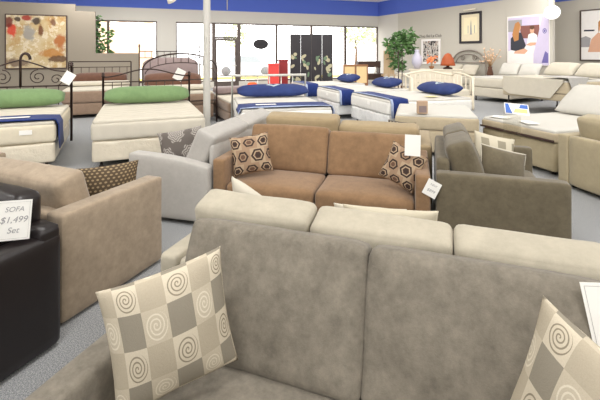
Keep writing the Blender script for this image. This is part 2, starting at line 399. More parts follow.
def rest(o, z):
    """lift or lower a thing so that its lowest point lies at height z"""
    mz = min((o.matrix_world @ v.co).z for v in o.data.vertices); o.matrix_world = T(0, 0, z - mz) @ o.matrix_world
def pose(o, loc, yaw=0, lean=0, roll=0):
    """stand an upright flat thing: lean tips its top away from its face, roll turns it in its plane"""
    o.matrix_world = T(*loc) @ RZ(yaw) @ RX(-lean) @ RY(roll); return o

# ------------------------------------------------------------------ setting
H_CEIL = 4.3
def plane_struct(name, poly, z0, z1, m):
    bm = new(); a = [bm.verts.new((x, y, z0)) for x, y in poly]; b = [bm.verts.new((x, y, z1)) for x, y in poly]; n = len(poly)
    bm.faces.new(a[::-1]); bm.faces.new(b)
    for i in range(n): bm.faces.new((a[i], a[(i+1) % n], b[(i+1) % n], b[i]))
    return struct(obj(name, bm, m, smooth=False))
BW0 = Vector((-3.4, 18.67)); BD = Vector((math.cos(R(19)), math.sin(R(19))))     # window wall
W1A = Vector((4.86, 19.85)); WD = Vector((0.476, -0.8795)); W1L = 7.45          # long wall with pictures
W1B = W1A + WD * W1L; W2A = Vector((9.74, 15.84)); W2B = W2A + WD * 9.5
WN = Vector((-WD.y, WD.x)) * -1                                                  # into the room
P_END = BW0 + BD * 8.0
WL = BW0 + BD * -13.0
room = [(WL.x, WL.y), (P_END.x, P_END.y), (W1A.x, W1A.y), (W1B.x, W1B.y), (W2A.x, W2A.y), (W2B.x, W2B.y), (W2B.x, -13), (WL.x, -13)]
plane_struct('floor', room, -0.06, 0.0, 'carpet')
plane_struct('ceiling', room, H_CEIL, H_CEIL + 0.1, 'ceiling')
def wall_seg(name, a, b, z0, z1, m, th=0.12, out=1):
    d = (b - a).normalized(); n = Vector((-d.y, d.x)) * th * out
    return plane_struct(name, [tuple(a), tuple(b), tuple(b + n), tuple(a + n)], z0, z1, m)
wall_seg('wall_right', W1A, W1B, 0, H_CEIL, 'wall')
wall_seg('wall_return', W1B, W2A, 0, H_CEIL, 'wall')
wall_seg('wall_recess', W2A, W2B, 0, H_CEIL, 'wall')
wall_seg('wall_side', W2B, Vector((W2B.x, -13)), 0, H_CEIL, 'wall')
wall_seg('wall_front', Vector((W2B.x, -13)), Vector((WL.x, -13)), 0, H_CEIL, 'wall_white')
wall_seg('wall_left', Vector((WL.x, -13)), WL, 0, H_CEIL, 'wall_white')
wall_seg('wall_corner', P_END, W1A, 0, H_CEIL, 'wall_white')
# blue painted band under the ceiling
ZB = 3.56
def band(name, a, b, off=0.03):
    d = (b - a).normalized(); n = Vector((d.y, -d.x)) * off
    plane_struct(name, [tuple(a + n), tuple(b + n), tuple(b), tuple(a)], ZB, H_CEIL, 'blue')
band('trim_1', WL, P_END); band('trim_2', P_END, W1A); band('trim_3', W1A, W1B); band('trim_4', W2A, W2B)
# window wall: piers, header, low curb; openings by distance s along the wall
def spx(px):
    k = (px - 300) / 400.0
    return (k * BW0.y - BW0.x) / (BD.x - k * BD.y)
ZW = 3.0; ZS = 0.27
S = {p: spx(p) for p in (97, 108, 157, 176, 214, 239, 277, 312, 346, 380)}
bw = bpy.data.objects.new('wall_back', None); COL.objects.link(bw); bw.location = (BW0.x, BW0.y, 0); bw.rotation_euler = (0, 0, R(19)); struct(bw)
obj('wall_header', box(-13, 8, 0, 0.2, ZW, H_CEIL), 'wall_white', bw, False)
obj('wall_pier', box(-13, S[97] - 3.0, 0, 0.2, 0, ZW), 'wall_white', bw, False)
obj('wall_pier', box(S[157], S[176], 0, 0.2, 0, ZW), 'wall_white', bw, False)
obj('wall_pier', box(S[380] + 0.05, 8, 0, 0.2, 0, ZW), 'wall_white', bw, False)
obj('wall_curb', box(S[97] - 3.0, S[157], 0, 0.2, 0, ZS), 'base_board', bw, False)
obj('wall_curb', box(S[176], S[214], 0, 0.2, 0, ZS), 'base_board', bw, False)
obj('wall_curb', box(S[239], S[380] + 0.05, 0, 0.2, 0, ZS), 'base_board', bw, False)
def window(k, s0, s1, z0=ZS, z1=ZW, wl=0.05, wr=0.05):
    w = bpy.data.objects.new('window_%d' % k, None); COL.objects.link(w); w.location = (BW0.x, BW0.y, 0); w.rotation_euler = (0, 0, R(19)); struct(w)
    bm = new(); add_box(bm, s0, s0 + wl, 0.04, 0.16, z0, z1); add_box(bm, s1 - wr, s1, 0.04, 0.16, z0, z1); add_box(bm, s0 + wl, s1 - wr, 0.04, 0.16, z0, z0 + 0.06); add_box(bm, s0 + wl, s1 - wr, 0.04, 0.16, z1 - 0.06, z1)
    obj('window_frame', bm, 'alu', w, False)
    obj('glass_pane', box(s0 + wl, s1 - wr, 0.095, 0.105, z0 + 0.06, z1 - 0.06), 'glass', w, False)
window(1, S[97] - 3.0, S[97]); window(2, S[97], S[108]); window(3, S[108], S[157]); window(4, S[176], S[214], wr=0.08)
window(5, S[239], S[277], wl=0.09); window(6, S[277], S[312]); window(7, S[312], S[346]); window(8, S[346], S[380] + 0.05, wr=0.2)
dr = bpy.data.objects.new('door_1', None); COL.objects.link(dr); dr.location = (BW0.x, BW0.y, 0); dr.rotation_euler = (0, 0, R(19)); struct(dr)
d0, d1 = S[214], S[239]; bm = new()
add_box(bm, d0, d0 + 0.07, 0.03, 0.17, 0, ZW); add_box(bm, d1 - 0.07, d1, 0.03, 0.17, 0, ZW); add_box(bm, d0 + 0.07, d1 - 0.07, 0.03, 0.17, 2.27, 2.35); add_box(bm, d0 + 0.07, d1 - 0.07, 0.03, 0.17, ZW - 0.06, ZW)
obj('door_frame', bm, 'alu', dr, False)
bm = new(); a, b = d0 + 0.075, d1 - 0.075
add_box(bm, a, a + 0.06, 0.07, 0.12, 0.02, 2.26); add_box(bm, b - 0.09, b, 0.07, 0.12, 0.02, 2.26); add_box(bm, a + 0.06, b - 0.09, 0.07, 0.12, 0.02, 0.27); add_box(bm, a + 0.06, b - 0.09, 0.07, 0.12, 2.17, 2.26)
obj('door_leaf', bm, 'alu', dr, False)
obj('glass_pane', box(a + 0.06, b - 0.09, 0.09, 0.10, 0.27, 2.17), 'glass', dr, False)
obj('transom_pane', box(d0 + 0.07, d1 - 0.07, 0.09, 0.10, 2.35, ZW - 0.06), 'glass', dr, False)
obj('push_bar', tube([(a + 0.02, 0.03, 1.0), (b - 0.02, 0.03, 1.0)], 0.02), 'silver', dr)
obj('lock_case', box(b - 0.085, b - 0.01, 0.02, 0.07, 0.92, 1.2, 0.01), 'alu', dr, False)
# stepped partition
pt = bpy.data.objects.new('wall_partition', None); COL.objects.link(pt); pt.location = (-7.57, 13.0, 0); pt.rotation_euler = (0, 0, R(19)); struct(pt)
obj('partition_panel', box(-5.2, 0.23, 0, 0.14, 0, 3.18), 'partition', pt, False)
obj('partition_panel', box(0.23, 0.82, 0, 0.14, 0, 2.96), 'partition', pt, False)
obj('partition_panel', box(0.82, 2.17, 0, 0.14, 0, 1.58), 'partition', pt, False)
# slim column
cb = lathe([(0.068, 0), (0.068, H_CEIL)], 20, (-1.77, 7.6, 0)); add_box(cb, -1.87, -1.67, 7.5, 7.7, 0, 0.02)
struct(obj('column_post', cb, 'column', None, True, 40))
# baseboard along the long wall
wall_seg('baseboard_right', W1A, W1B, 0, 0.12, 'base_board', 0.02, -1)

# outside
struct(obj('ground_outside', box(-40, 40, 14, 70, -0.1, -0.02), 'asphalt', None, False))
# ground only beyond the window wall: cut by rotating about it
g = bpy.data.objects['ground_outside']; g.data.clear_geometry(); bm = box(-30, 30, 0.25, 45, -0.12, -0.02); bm.to_mesh(g.data); bm.free()
g.location = (BW0.x, BW0.y, 0); g.rotation_euler = (0, 0, R(19))
struct(obj('ground_curb', xf(box(-9, 9, 6.0, 6.3, -0.02, 0.12), T(BW0.x, BW0.y, 0) @ RZ(19)), 'yellow', None, False))
sb = obj('shop_building', box(-12, -4, 30, 38, -0.02, 6.0, 0.05), 'shopwall', None, False); sb.location = (BW0.x, BW0.y, 0); sb.rotation_euler = (0, 0, R(19))
tag(sb, 'peach stucco building seen across the car park through the glass', 'building')

# ------------------------------------------------------------------ upholstery
def make_sofa(name, label, cat, loc, rz, L, D, mat, arm_w=0.12, arm_h=0.63, seat_h=0.44, back_h=0.70, back_t=0.11, n=2, top=0.88, yj=0.1,
              lean=13, ct=0.19, foot=0.045, arm_r=0.02, full_back=False, arm_slope=0.0, tops=None, arm_front=0.0, cw=None, cr=0.045, cbulge=(0.004, 0.03, 0.006), group=None):
    """front faces -Y; parts: base, backrest, arms, seat cushions, back cushions, feet"""
    s = thing(name, label, cat, (loc[0], loc[1], 0), rz, group)
    f, b = -D / 2, D / 2; iw = L - 2 * arm_w
    obj('base', soft_box(iw, D - 0.03, seat_h - 0.15 - foot, 0.015, n=4), mat, s).location = (0, 0.0, foot + (seat_h - 0.15 - foot) / 2)
    bb = soft_box(L - 0.01 if full_back else iw, back_t, back_h - foot, 0.03, (0, 0, 0.0), 6)
    obj('backrest', bb, mat, s).location = (0, b - back_t / 2, foot + (back_h - foot) / 2)
    for sx in (-1, 1):
        ab = soft_box(arm_w, D - arm_front, arm_h - foot, arm_r, (0.006, 0.004, 0.004), 9, 0.002, sx)
        if arm_slope:
            for v in ab.verts:
                if v.co.z > 0: v.co.z -= arm_slope * max(0, (v.co.y / (D / 2)) * 0.5 + 0.5) ** 2
        obj('arm', ab, mat, s).location = (sx * (L / 2 - arm_w / 2), arm_front / 2, foot + (arm_h - foot) / 2)
    w = iw / n
    for i in range(n):
        x = -iw / 2 + w * (i + 0.5)
        sd = yj - f + 0.06
        obj('seat_cushion', soft_box(w - 0.006, sd, 0.16, 0.045, (0, 0.008, 0.022), 10, 0.003, i + 2), mat, s).location = (x, f + sd / 2 + 0.01, seat_h - 0.08)
        tp = tops[i] if tops else top
        ch = (tp - seat_h - 0.015) / math.cos(R(lean)); 
        cb_ = soft_box((cw or w) - 0.004, ct, ch, cr, cbulge, 12, 0.006, i * 3 + len(label))
        xf(cb_, T(x, yj, seat_h + 0.005) @ RX(-lean) @ T(0, ct / 2, ch / 2))
        obj('back_cushion', cb_, mat, s)
    for sx in (-1, 1):
        for sy in (-1, 1):
            lg = lathe([(0.022, 0), (0.034, foot)], 10); obj('leg', lg, 'foot', s).location = (sx * (L / 2 - 0.12), sy * (D / 2 - 0.12), 0)
    return s
def axes(a): return Vector((math.cos(R(a)), -math.sin(R(a)))), Vector((math.sin(R(a)), math.cos(R(a))))   # along, away
def local(org, a, V, U, z):
    v, u = axes(a); p = Vector(org) + v * V + u * U; return (p.x, p.y, z)

make_sofa('sofa', 'taupe microfibre sofa with two plump back cushions and two spiral pillows', 'sofa', (0.124, 1.0725), -20, 1.665, 0.90, 'taupe', 0.112, 0.615, 0.45, 0.70, 0.07, 2, 0.90, 0.165, 20, 0.145, cr=0.03, cbulge=(0.012, 0.028, 0.004))
make_sofa('sofa', 'cream sofa standing back to back with the taupe sofa, three cushions', 'sofa', local((0, 0), 20, -0.27, 1.975, 0)[:2], 160, 2.0, 0.86, 'cream', 0.10, 0.61, 0.44, 0.60, 0.10, 3, 0.85, 0.05, 13, 0.185, tops=(0.85, 0.85, 0.86), cr=0.035)
make_sofa('sofa', 'caramel brown suede sofa with hexagon pillows and white price tags', 'sofa', (0.233, 3.774), -16, 1.87, 0.90, 'brown', 0.115, 0.605, 0.395, 0.68, 0.11, 2, 0.84, 0.04, 20, 0.19, tops=(0.84, 0.81), cr=0.04)
make_sofa('sofa', 'khaki sofa whose cushion tops show behind the caramel brown sofa', 'sofa', local((-0.79, 3.60), 16, 0.955, 1.385, 0)[:2], 164, 1.93, 0.88, 'khaki', 0.12, 0.63, 0.43, 0.68, 0.10, 2, 0.87, 0.07, 13, 0.2, tops=(0.83, 0.895))
make_sofa('sofa', 'pale grey cloth sofa with sloping arms and a damask pillow', 'sofa', (-0.969, 4.549), -106, 1.85, 0.83, 'palegrey', 0.13, 0.618, 0.42, 0.72, 0.06, 2, 0.87, 0.045, 25, 0.2, arm_slope=0.08, cr=0.03)
make_sofa('sofa', 'tan microfibre sofa back to back with the dark leather sofa', 'sofa', (-2.104, 3.024), 156.6, 2.0, 0.80, 'tan', 0.14, 0.635, 0.42, 0.62, 0.12, 2, 0.835, 0.03, 16, 0.2, foot=0.015, cr=0.04)
lea = make_sofa('sofa', 'dark brown leather sofa with a handwritten price card on its arm', 'sofa', (-2.367, 2.123), -23.4, 2.0, 0.90, 'leather', 0.15, 0.60, 0.42, 0.655, 0.12, 2, 0.72, 0.08, 12, 0.2, arm_r=0.028, full_back=True, foot=0.015)
for sx in (-1, 1): obj('headrest_cushion', soft_box(0.86, 0.16, 0.20, 0.05, (0.01, 0.015, 0.01), 9, 0.004, sx), 'leather', lea).location = (sx * 0.435, 0.365, 0.715)
make_sofa('loveseat', 'olive loveseat with an olive pillow and a cream squared pillow', 'loveseat', (1.668, 3.528), 72, 1.25, 0.90, 'olive', 0.12, 0.635, 0.43, 0.72, 0.11, 2, 0.885, 0.05, 18, 0.2)
make_sofa('sofa', 'beige sofa with its plain back turned to the olive loveseat', 'sofa', (3.691, 3.909), 101.5, 1.9, 0.90, 'beige', 0.14, 0.61, 0.42, 0.615, 0.10, 3, 0.88, 0.06, 14, 0.2)

# ------------------------------------------------------------------ throw pillows
def pillow(name, label, mat, w, h, t, loc, yaw, lean=8, roll=0, seed=0, group=None, pinch=0.07, piping=None, cat='pillow', power=0.5):
    o = obj(name, pillow_bm(w, h, t, 18, pinch, seed, power=power), mat); pose(o, loc, yaw, lean, roll); rest(o, loc[2]); tag(o, label, cat, group)
    if piping:
        n = 18; pts = []
        def ed(u, v): return (w / 2 * u * (1 - pinch * (1 - v*v)), 0, h / 2 * v * (1 - pinch * (1 - u*u)) + h / 2)
        for k in range(n): pts.append(ed(-1 + 2*k/n, -1))
        for k in range(n): pts.append(ed(1, -1 + 2*k/n))
        for k in range(n): pts.append(ed(1 - 2*k/n, 1))
        for k in range(n): pts.append(ed(-1, 1 - 2*k/n))
        p = obj('piping', tube(pts, 0.006, 6, True), piping, o); p['label'] = 'pale piping cord'
    return o
G1 = 'spiral square throw pillows on the taupe sofa'
pillow('throw_pillow', 'woven spiral and square pillow beside the taupe sofa arm near the leather sofa', 'spiral', 0.375, 0.385, 0.14, (-0.37, 1.248, 0.478), 27, 4, -8, 1, G1)
pillow('throw_pillow', 'woven spiral and square pillow under the white price card', 'spiral', 0.40, 0.385, 0.14, local((0, 0), 20, 0.265, 1.045, 0.478), -66, 8, 13, 2, G1)
G2 = 'hexagon patterned pillows on the brown sofa'
pillow('throw_pillow', 'hexagon patterned pillow upright beside the pale grey sofa', 'hex', 0.37, 0.36, 0.13, (-0.428, 3.70, 0.418), 6, 16, -8, 3, G2)
pillow('throw_pillow', 'hexagon patterned pillow tilted below the white price paper', 'hex', 0.32, 0.32, 0.12, (0.79, 3.34, 0.412), -30, 18, 20, 4, G2)
pillow('throw_pillow', 'grey damask pillow standing on the pale grey sofa', 'damask', 0.43, 0.34, 0.11, (-1.12, 3.885, 0.442), 4, 6, -10, 5)
pillow('throw_pillow', 'brown pillow with beige dots behind the tan sofa arm', 'dots', 0.42, 0.325, 0.12, (-1.385, 2.865, 0.446), 35, -6, 0, 6)
pillow('throw_pillow', 'small dark dotted pillow past the khaki sofa arm', 'dots2', 0.34, 0.34, 0.12, local((-0.79, 3.60), 16, 1.64, 1.43, 0.468), -40, -12, 0, 7)
pillow('throw_pillow', 'olive pillow with pale piping on the olive loveseat', 'olive', 0.40, 0.27, 0.14, (1.645, 3.26, 0.455), 8, 18, 15, 8, None, 0.06, 'linen')
pillow('throw_pillow', 'cream pillow woven with grey squares on the olive loveseat', 'squares', 0.40, 0.32, 0.13, (1.735, 3.60, 0.458), 8, 16, 14, 9)
G3 = 'pale pillows on the cream sofa'
pillow('throw_pillow', 'cream pillow whose corner peeks over the cream sofa below the brown seat', 'linen', 0.40, 0.37, 0.13, local((0, 0), 20, -1.0, 2.05, 0.46), -58 + 180, 12, 0, 10, G3)
pillow('throw_pillow', 'cream pillow woven with squares propped on the cream sofa middle cushion', 'squares', 0.48, 0.30, 0.12, local((0, 0), 20, -0.255, 2.10, 0.465), 160, 8, 3, 11, G3)
pillow('throw_pillow', 'plain ivory pillow half hidden by the cream squared pillow', 'linen', 0.40, 0.25, 0.09, local((0, 0), 20, -0.40, 2.25, 0.465), 166, 10, 0, 12, G3)

# ------------------------------------------------------------------ price cards
def card(name, label, w, h, loc, yaw, lean, roll, lines, group='white price cards on the sofas', border=True):
    c = obj(name, box(-w/2, w/2, -0.001, 0.001, 0, h), 'paper', None, False); tag(c, label, 'price card', group)
    if border:
        q = 0.06 * w; obj('ruled_border', tube([(-w/2+q, -0.0016, q), (w/2-q, -0.0016, q), (w/2-q, -0.0016, h-q), (-w/2+q, -0.0016, h-q)], 0.0006, 4, True), 'ink', c)
    for s, size, zz in lines:
        obj('handwriting', xf(text_bm(s, size, 0.25), T(0, -0.0016, zz)), 'ink', c)
    pose(c, loc, yaw, lean, roll); return c
card('price_card', 'white handwritten card standing on the dark leather sofa arm', 0.148, 0.192, (-1.430, 1.985, 0.625), 22, 6, 3, [('SOFA', 0.034, 0.138), ('$1,499', 0.042, 0.085), ('Set', 0.040, 0.035)])
card('price_card', 'white handwritten card leaning on the taupe sofa cushion', 0.15, 0.195, (0.88, 1.066, 0.72), -20, 16, -8, [('"57"', 0.030, 0.145), ('SOFA', 0.026, 0.115), ('$649', 0.055, 0.045)])
card('price_card', 'blank white paper resting against the brown sofa back cushion', 0.125, 0.170, (0.915, 3.255, 0.72), -8, 6, 2, [], border=False)
card('price_card', 'white paper tag hung askew on the brown sofa arm', 0.105, 0.125, (0.985, 3.075, 0.46), -14, 2, 26, [('NEW', 0.022, 0.085), ('$899', 0.03, 0.035)], border=False)

# ------------------------------------------------------------------ beds
def make_bed(label, loc, rz, W, L, z0, z1, z2, mats, group=None, r=0.05, legs=True, tagx=None, name='bed'):
    """head at +Y. mats: mattress top, mattress border, base"""
    b = thing(name, label, 'bed', (loc[0], loc[1], 0), rz, group)
    o = obj('box_spring', soft_box(W - 0.02, L - 0.02, z1 - z0, 0.03, (0.006, 0.006, 0), 10, 0.006 if 'film' in mats[2] else 0.002, 1), mats[2], b); o.location = (0, 0, (z0 + z1) / 2)
    mt = obj('mattress', soft_box(W, L, z2 - z1, r, (0.012, 0.012, 0.012), 12, 0.004, 2), mats[1], b); mt.location = (0, 0, (z1 + z2) / 2)
    top = obj('pillow_top', soft_box(W - 0.03, L - 0.03, 0.06, 0.028, (0, 0, 0.01), 12, 0.003, 3), mats[0], mt); top.location = (0, 0, (z2 - z1) / 2 + 0.003)
    for sx in (-1, 1):
        for sy in (-1, 1):
            if legs: obj('leg', lathe([(0.03, 0), (0.03, 0.03), (0.018, 0.05), (0.018, z0 + 0.005)], 10), 'foot', b).location = (sx * (W/2 - 0.12), sy * (L/2 - 0.12), 0)
    if tagx is not None:
        obj('maker_label', box(tagx - 0.07, tagx + 0.07, -L/2 - 0.020, -L/2 - 0.016, z2 - 0.12, z2 - 0.06), 'paper', b, False)
    return b
def runner(label, bed, W, L, z, y0, y1, dropl, dropr, mat='navy', group='blue runners across the bed feet', paper=None, stripe=True):
    """cloth band laid across the bed and hanging at its sides; bed-local, y0..y1 measured from the foot"""
    e = 0.012; path = []
    hw = W / 2 + 0.026
    if dropl: path += [(-hw - 0.004, z - dropl), (-hw, z - dropl * 0.5), (-hw, z - 0.05)]
    path += [(-hw + 0.035, z + 0.016 + e)] + [(hw * k, z + 0.022 + e + 0.006 * (1 - k * k)) for k in (-0.7, -0.35, 0, 0.35, 0.7)] + [(hw - 0.035, z + 0.016 + e)]
    if dropr: path += [(hw, z - 0.05), (hw, z - dropr * 0.5), (hw + 0.012, z - dropr)]
    bm = new(); n = 8; rows = []
    for i, (x, zz) in enumerate(path):
        rows.append([bm.verts.new((x, -L/2 + y0 + (y1 - y0) * k / n, zz + 0.003 * math.sin(k * 2.1 + i))) for k in range(n + 1)])
    for a, b in zip(rows, rows[1:]):
        for k in range(n):
            f = bm.faces.new((a[k], a[k+1], b[k+1], b[k]))
            if stripe and k in (0, n - 1): f.material_index = 1 if k in (0,) else 0
    o = obj('bed_runner', bm, [mat, 'stripe' if stripe else mat]); md = o.modifiers.new('thickness', 'SOLIDIFY'); md.thickness = 0.008; md.offset = 1
    o.location = bed.location; o.rotation_euler = bed.rotation_euler
    tag(o, label, 'bed runner', group)
    if paper is not None:
        p = obj('info_card', box(paper - 0.17, paper + 0.17, -0.05, 0.05, 0, 0.002), 'paper', None, False)
        p.matrix_world = T(*bed.location) @ RZ(math.degrees(bed.rotation_euler.z)) @ T(0, -L/2 + (y0 + y1) / 2, z + 0.052)
        tag(p, paper_label(label), 'card')
    return o
def paper_label(l): return 'white paper card lying on the ' + ('blue runner near the tan sofa' if 'green' in l else 'blue runner behind the pale grey sofa')
def on_bed(o, bed, x, y, z, yaw=0, lean=0, roll=0):
    o.matrix_world = T(*bed.location) @ RZ(math.degrees(bed.rotation_euler.z)) @ T(x, y, z) @ RZ(yaw) @ RX(-lean) @ RY(roll)
    return o
def bed_pillow(name, label, mat, bed, w, h, t, x, y, z, lean=62, yaw=0, seed=0, group=None, pinch=0.0, cat='pillow', taper=0.42):
    o = obj(name, pillow_bm(w, h, t, 16, pinch, seed, 0.01, 0.5, taper), mat); on_bed(o, bed, x, y, z, yaw, lean); rest(o, z - 0.006); return tag(o, label, cat, group)
def posts(bed, W, y, h, r, mat, finial=True):
    for sx in (-1, 1):
        pr = [(r, 0), (r, h - 0.05)] + ([(r * 1.7, h - 0.045), (r * 1.7, h - 0.03), (r * 0.8, h - 0.022), (r * 1.7, h), (r * 0.4, h + 0.03)] if finial else [(r, h)])
        obj('post', lathe(pr, 10), mat, bed).location = (sx * W / 2, y, 0)
def spiral_pts(cx, cz, r0, turns, a0, sgn, y, n=26):
    return [(cx + r0 * (1 - 0.8 * k / n) * math.cos(a0 + sgn * 2*PI*turns*k/n), y, cz + r0 * (1 - 0.8 * k / n) * math.sin(a0 + sgn * 2*PI*turns*k/n)) for k in range(n + 1)]

IV = ('ticking', 'border', 'film')
GB = 'bare display beds with iron headboards'
# iron scroll bed with green bolster, blue runner
AW, AL = 1.5, 2.0
bedA = make_bed('bed with scrolled iron headboard, green bolster and blue runner', (-4.333, 5.879), 25, AW, AL, 0.12, 0.38, 0.63, IV, GB, tagx=0.42)
def scroll_head(bed, W, L, hp, crook):
    y = L / 2 + 0.06
    posts(bed, W + 0.02, y, hp, 0.021, 'iron')
    hb = obj('headboard', tube([(-W/2, y, 0.99), (W/2, y, 0.99)], 0.013), 'iron', bed)
    bm = new(); n = 24
    add_tube(bm, [(W/2 * (-1 + 2*k/n), y, hp - 0.09 + 0.09 * math.cos(PI * (-1 + 2*k/n)) * 0.6 + crook * max(0, 1 - abs(-1 + 2*k/n) * 1.6)) for k in range(n + 1)], 0.012)
    obj('top_rail', bm, 'iron', hb)
    for sx in (-1, 1):
        obj('scroll', tube(spiral_pts(sx * W * 0.17, 1.15, 0.13, 1.6, R(90), sx, y), 0.009, 6), 'iron', hb)
        obj('scroll', tube(spiral_pts(sx * W * 0.35, 1.10, 0.11, 1.5, R(-90), sx, y), 0.009, 6), 'iron', hb)
    if crook:
        obj('crook_finial', tube([(0, y, 0.99), (0, y, 1.45)] + [(0.07 - 0.07 * math.cos(a), y, 1.45 + 0.11 * math.sin(a)) for a in [PI * k / 8 for k in range(9)]], [0.02] * 6 + [0.024] * 5, 8), 'iron', hb)
    for k in range(7):
        obj('spindle', tube([(W/2 * (-0.75 + 0.25 * k), y, 0.62), (W/2 * (-0.75 + 0.25 * k), y, 0.99)], 0.008, 6), 'iron', hb)
    obj('lower_rail', tube([(-W/2, y, 0.62), (W/2, y, 0.62)], 0.011), 'iron', hb)
scroll_head(bedA, AW, AL, 1.38, 0.10)
bed_pillow('bolster_pillow', 'long sage green bolster on the bed with the blue runner', 'green', bedA, 1.42, 0.36, 0.27, -0.02, AL/2 - 0.42, 0.685, 60, 0, 1, 'green bolsters')
runner('blue runner draped over the foot of the bed with green bolster', bedA, AW, AL, 0.65, 0.03, 0.52, 0, 0.36, paper=0.25, stripe=False)
bedB = make_bed('bare film wrapped bed with green bolster and low iron headboard', (-2.45, 6.498), 22, AW, AL, 0.10, 0.38, 0.63, ('ticking', 'ticking', 'film'), GB)
y = AL / 2 + 0.05
posts(bedB, AW, y, 1.19, 0.019, 'iron')
hb = obj('headboard', tube([(AW/2 * (-1 + 2*k/20), y, 1.13 + 0.14 * math.sin(PI * k / 20) ** 2) for k in range(21)], 0.012), 'iron', bedB)
obj('middle_rail', tube([(-AW/2, y, 1.04), (AW/2, y, 1.04)], 0.010), 'iron', hb); obj('lower_rail', tube([(-AW/2, y, 0.66), (AW/2, y, 0.66)], 0.010), 'iron', hb)
for k in range(9):
    x = AW/2 * (-0.8 + 0.2 * k); obj('spindle', tube([(x, y, 0.66), (x, y, 1.04)], 0.007, 6), 'iron', hb)
bed_pillow('bolster_pillow', 'long sage green bolster on the bare film wrapped bed', 'green', bedB, 1.42, 0.36, 0.27, 0.0, AL/2 - 0.42, 0.685, 60, 0, 4, 'green bolsters')
# diamond price tags hanging on bed posts
def hang_tag(label, loc, w, rot, yaw): 
    o = obj('hang_tag', box(-w/2, w/2, -0.002, 0.002, -w*0.62, w*0.62), 'paper', None, False); o.matrix_world = T(*loc) @ RZ(yaw) @ RY(rot); return tag(o, label, 'price tag', 'white tags tied to the iron beds')
hang_tag('white tag tied askew to the scrolled iron headboard post', (-4.07, 7.02, 1.13), 0.17, 32, 20)
hang_tag('white tag tied to the arched iron footboard', (-2.63, 8.72, 1.10), 0.20, 28, 20)

# mocha bed between them, thin square rail headboard
bedC = make_bed('mocha bed with thin square iron headboard before the low partition', (-5.36, 10.66), 24, 1.5, 2.0, 0.08, 0.36, 0.66, ('linen', 'mocha', 'mocha'), 'brown beds by the windows')
y = 1.05; posts(bedC, 1.62, y, 1.33, 0.018, 'iron', False)
hb = obj('headboard', tube([(-0.81, y, 1.33), (0.81, y, 1.33)], 0.014), 'iron', bedC)
obj('middle_rail', tube([(-0.81, y, 1.17), (0.81, y, 1.17)], 0.010), 'iron', hb)
for k in range(8): obj('spindle', tube([(-0.7 + 0.2*k, y, 0.6), (-0.7 + 0.2*k, y, 1.17)], 0.008, 6), 'iron', hb)
bed_pillow('bed_pillow', 'dark mocha pillow roll on the bed with the square headboard', 'mocha_dark', bedC, 1.40, 0.36, 0.26, 0, 0.60, 0.718, 45, 0, 5)
o = obj('folded_sheet', soft_box(1.52, 0.45, 0.10, 0.04, (0, 0, 0.01), 8, 0.006), 'linen'); on_bed(o, bedC, 0, 0.1, 0.765); tag(o, 'cream folded sheet across the mocha bed before the partition', 'sheet')
# arched bed
bedD = make_bed('mocha bed with tall arched iron footboard beside the slim column', (-3.06, 9.81), 24, 1.5, 2.0, 0.10, 0.40, 0.66, ('linen', 'mocha', 'mocha'), 'brown beds by the windows')
yf = -1.06
for sx in (-1, 1): obj('post', tube([(sx * 0.79, yf, 0), (sx * 0.79, yf, 1.24)], 0.018), 'iron', bedD)
fb = obj('footboard', tube([(0.79 * math.cos(PI * k / 20), yf, 1.22 + 0.34 * math.sin(PI * k / 20)) for k in range(21)], 0.018), 'iron', bedD)
obj('inner_arch', tube([(0.74 * math.cos(PI * k / 20), yf, 1.12 + 0.24 * math.sin(PI * k / 20)) for k in range(21)], 0.010), 'iron', fb)
obj('lower_rail', tube([(-0.79, yf, 0.98), (0.79, yf, 0.98)], 0.012), 'iron', fb); obj('bottom_rail', tube([(-0.79, yf, 0.5), (0.79, yf, 0.5)], 0.012), 'iron', fb)
for k in range(9):
    x = -0.64 + 0.16 * k; obj('spindle', tube([(x, yf, 1.13 + 0.24 * math.sqrt(max(0, 1 - (x/0.74)**2))), (x, yf, 1.22 + 0.34 * math.sqrt(1 - (x/0.79)**2))], 0.007, 6), 'iron', fb)
yh = 1.06; posts(bedD, 1.56, yh, 1.78, 0.017, 'iron')
hb = obj('headboard', tube([(-0.78, yh, 1.62), (0.78, yh, 1.62)], 0.011), 'iron', bedD); obj('middle_rail', tube([(-0.78, yh, 1.45), (0.78, yh, 1.45)], 0.010), 'iron', hb)
for k in range(9): obj('spindle', tube([(-0.64 + 0.16*k, yh, 1.45), (-0.64 + 0.16*k, yh, 1.62)], 0.007, 6), 'iron', hb)
bed_pillow('bed_pillow', 'mauve grey pillow wide against the headboard behind the iron arch', 'mauve', bedD, 1.4, 0.72, 0.24, 0, 0.78, 0.76, 12, 0, 6)
bed_pillow('bed_pillow', 'dark mocha pillow lying below the mauve grey pillow', 'mocha_dark', bedD, 1.40, 0.44, 0.24, 0, 0.25, 0.71, 40, 0, 7)
o = obj('folded_sheet', soft_box(1.52, 0.4, 0.10, 0.04, (0, 0, 0.01), 8, 0.006), 'linen'); on_bed(o, bedD, 0, -0.45, 0.765); tag(o, 'cream folded sheet across the bed with the iron arch', 'sheet')
# low brown bed behind the white tube headboard
bedE = make_bed('low brown sided bed with cream top behind the white tube headboard', (-1.30, 9.72), 24, 1.35, 1.9, 0.06, 0.28, 0.50, ('linen', 'mocha', 'mocha'), 'brown beds by the windows')
bed_pillow('bed_pillow', 'bright orange pillow standing on the low brown bed', 'orange', bedE, 0.26, 0.28, 0.12, 0.22, 0.2, 0.57, 10, 0, 3)
o = obj('folded_blanket', soft_box(1.30, 0.5, 0.16, 0.05, (0, 0, 0.01), 8, 0.006), 'mauve'); on_bed(o, bedE, 0, 0.62, 0.642); tag(o, 'mauve folded blanket on the low brown bed', 'blanket')

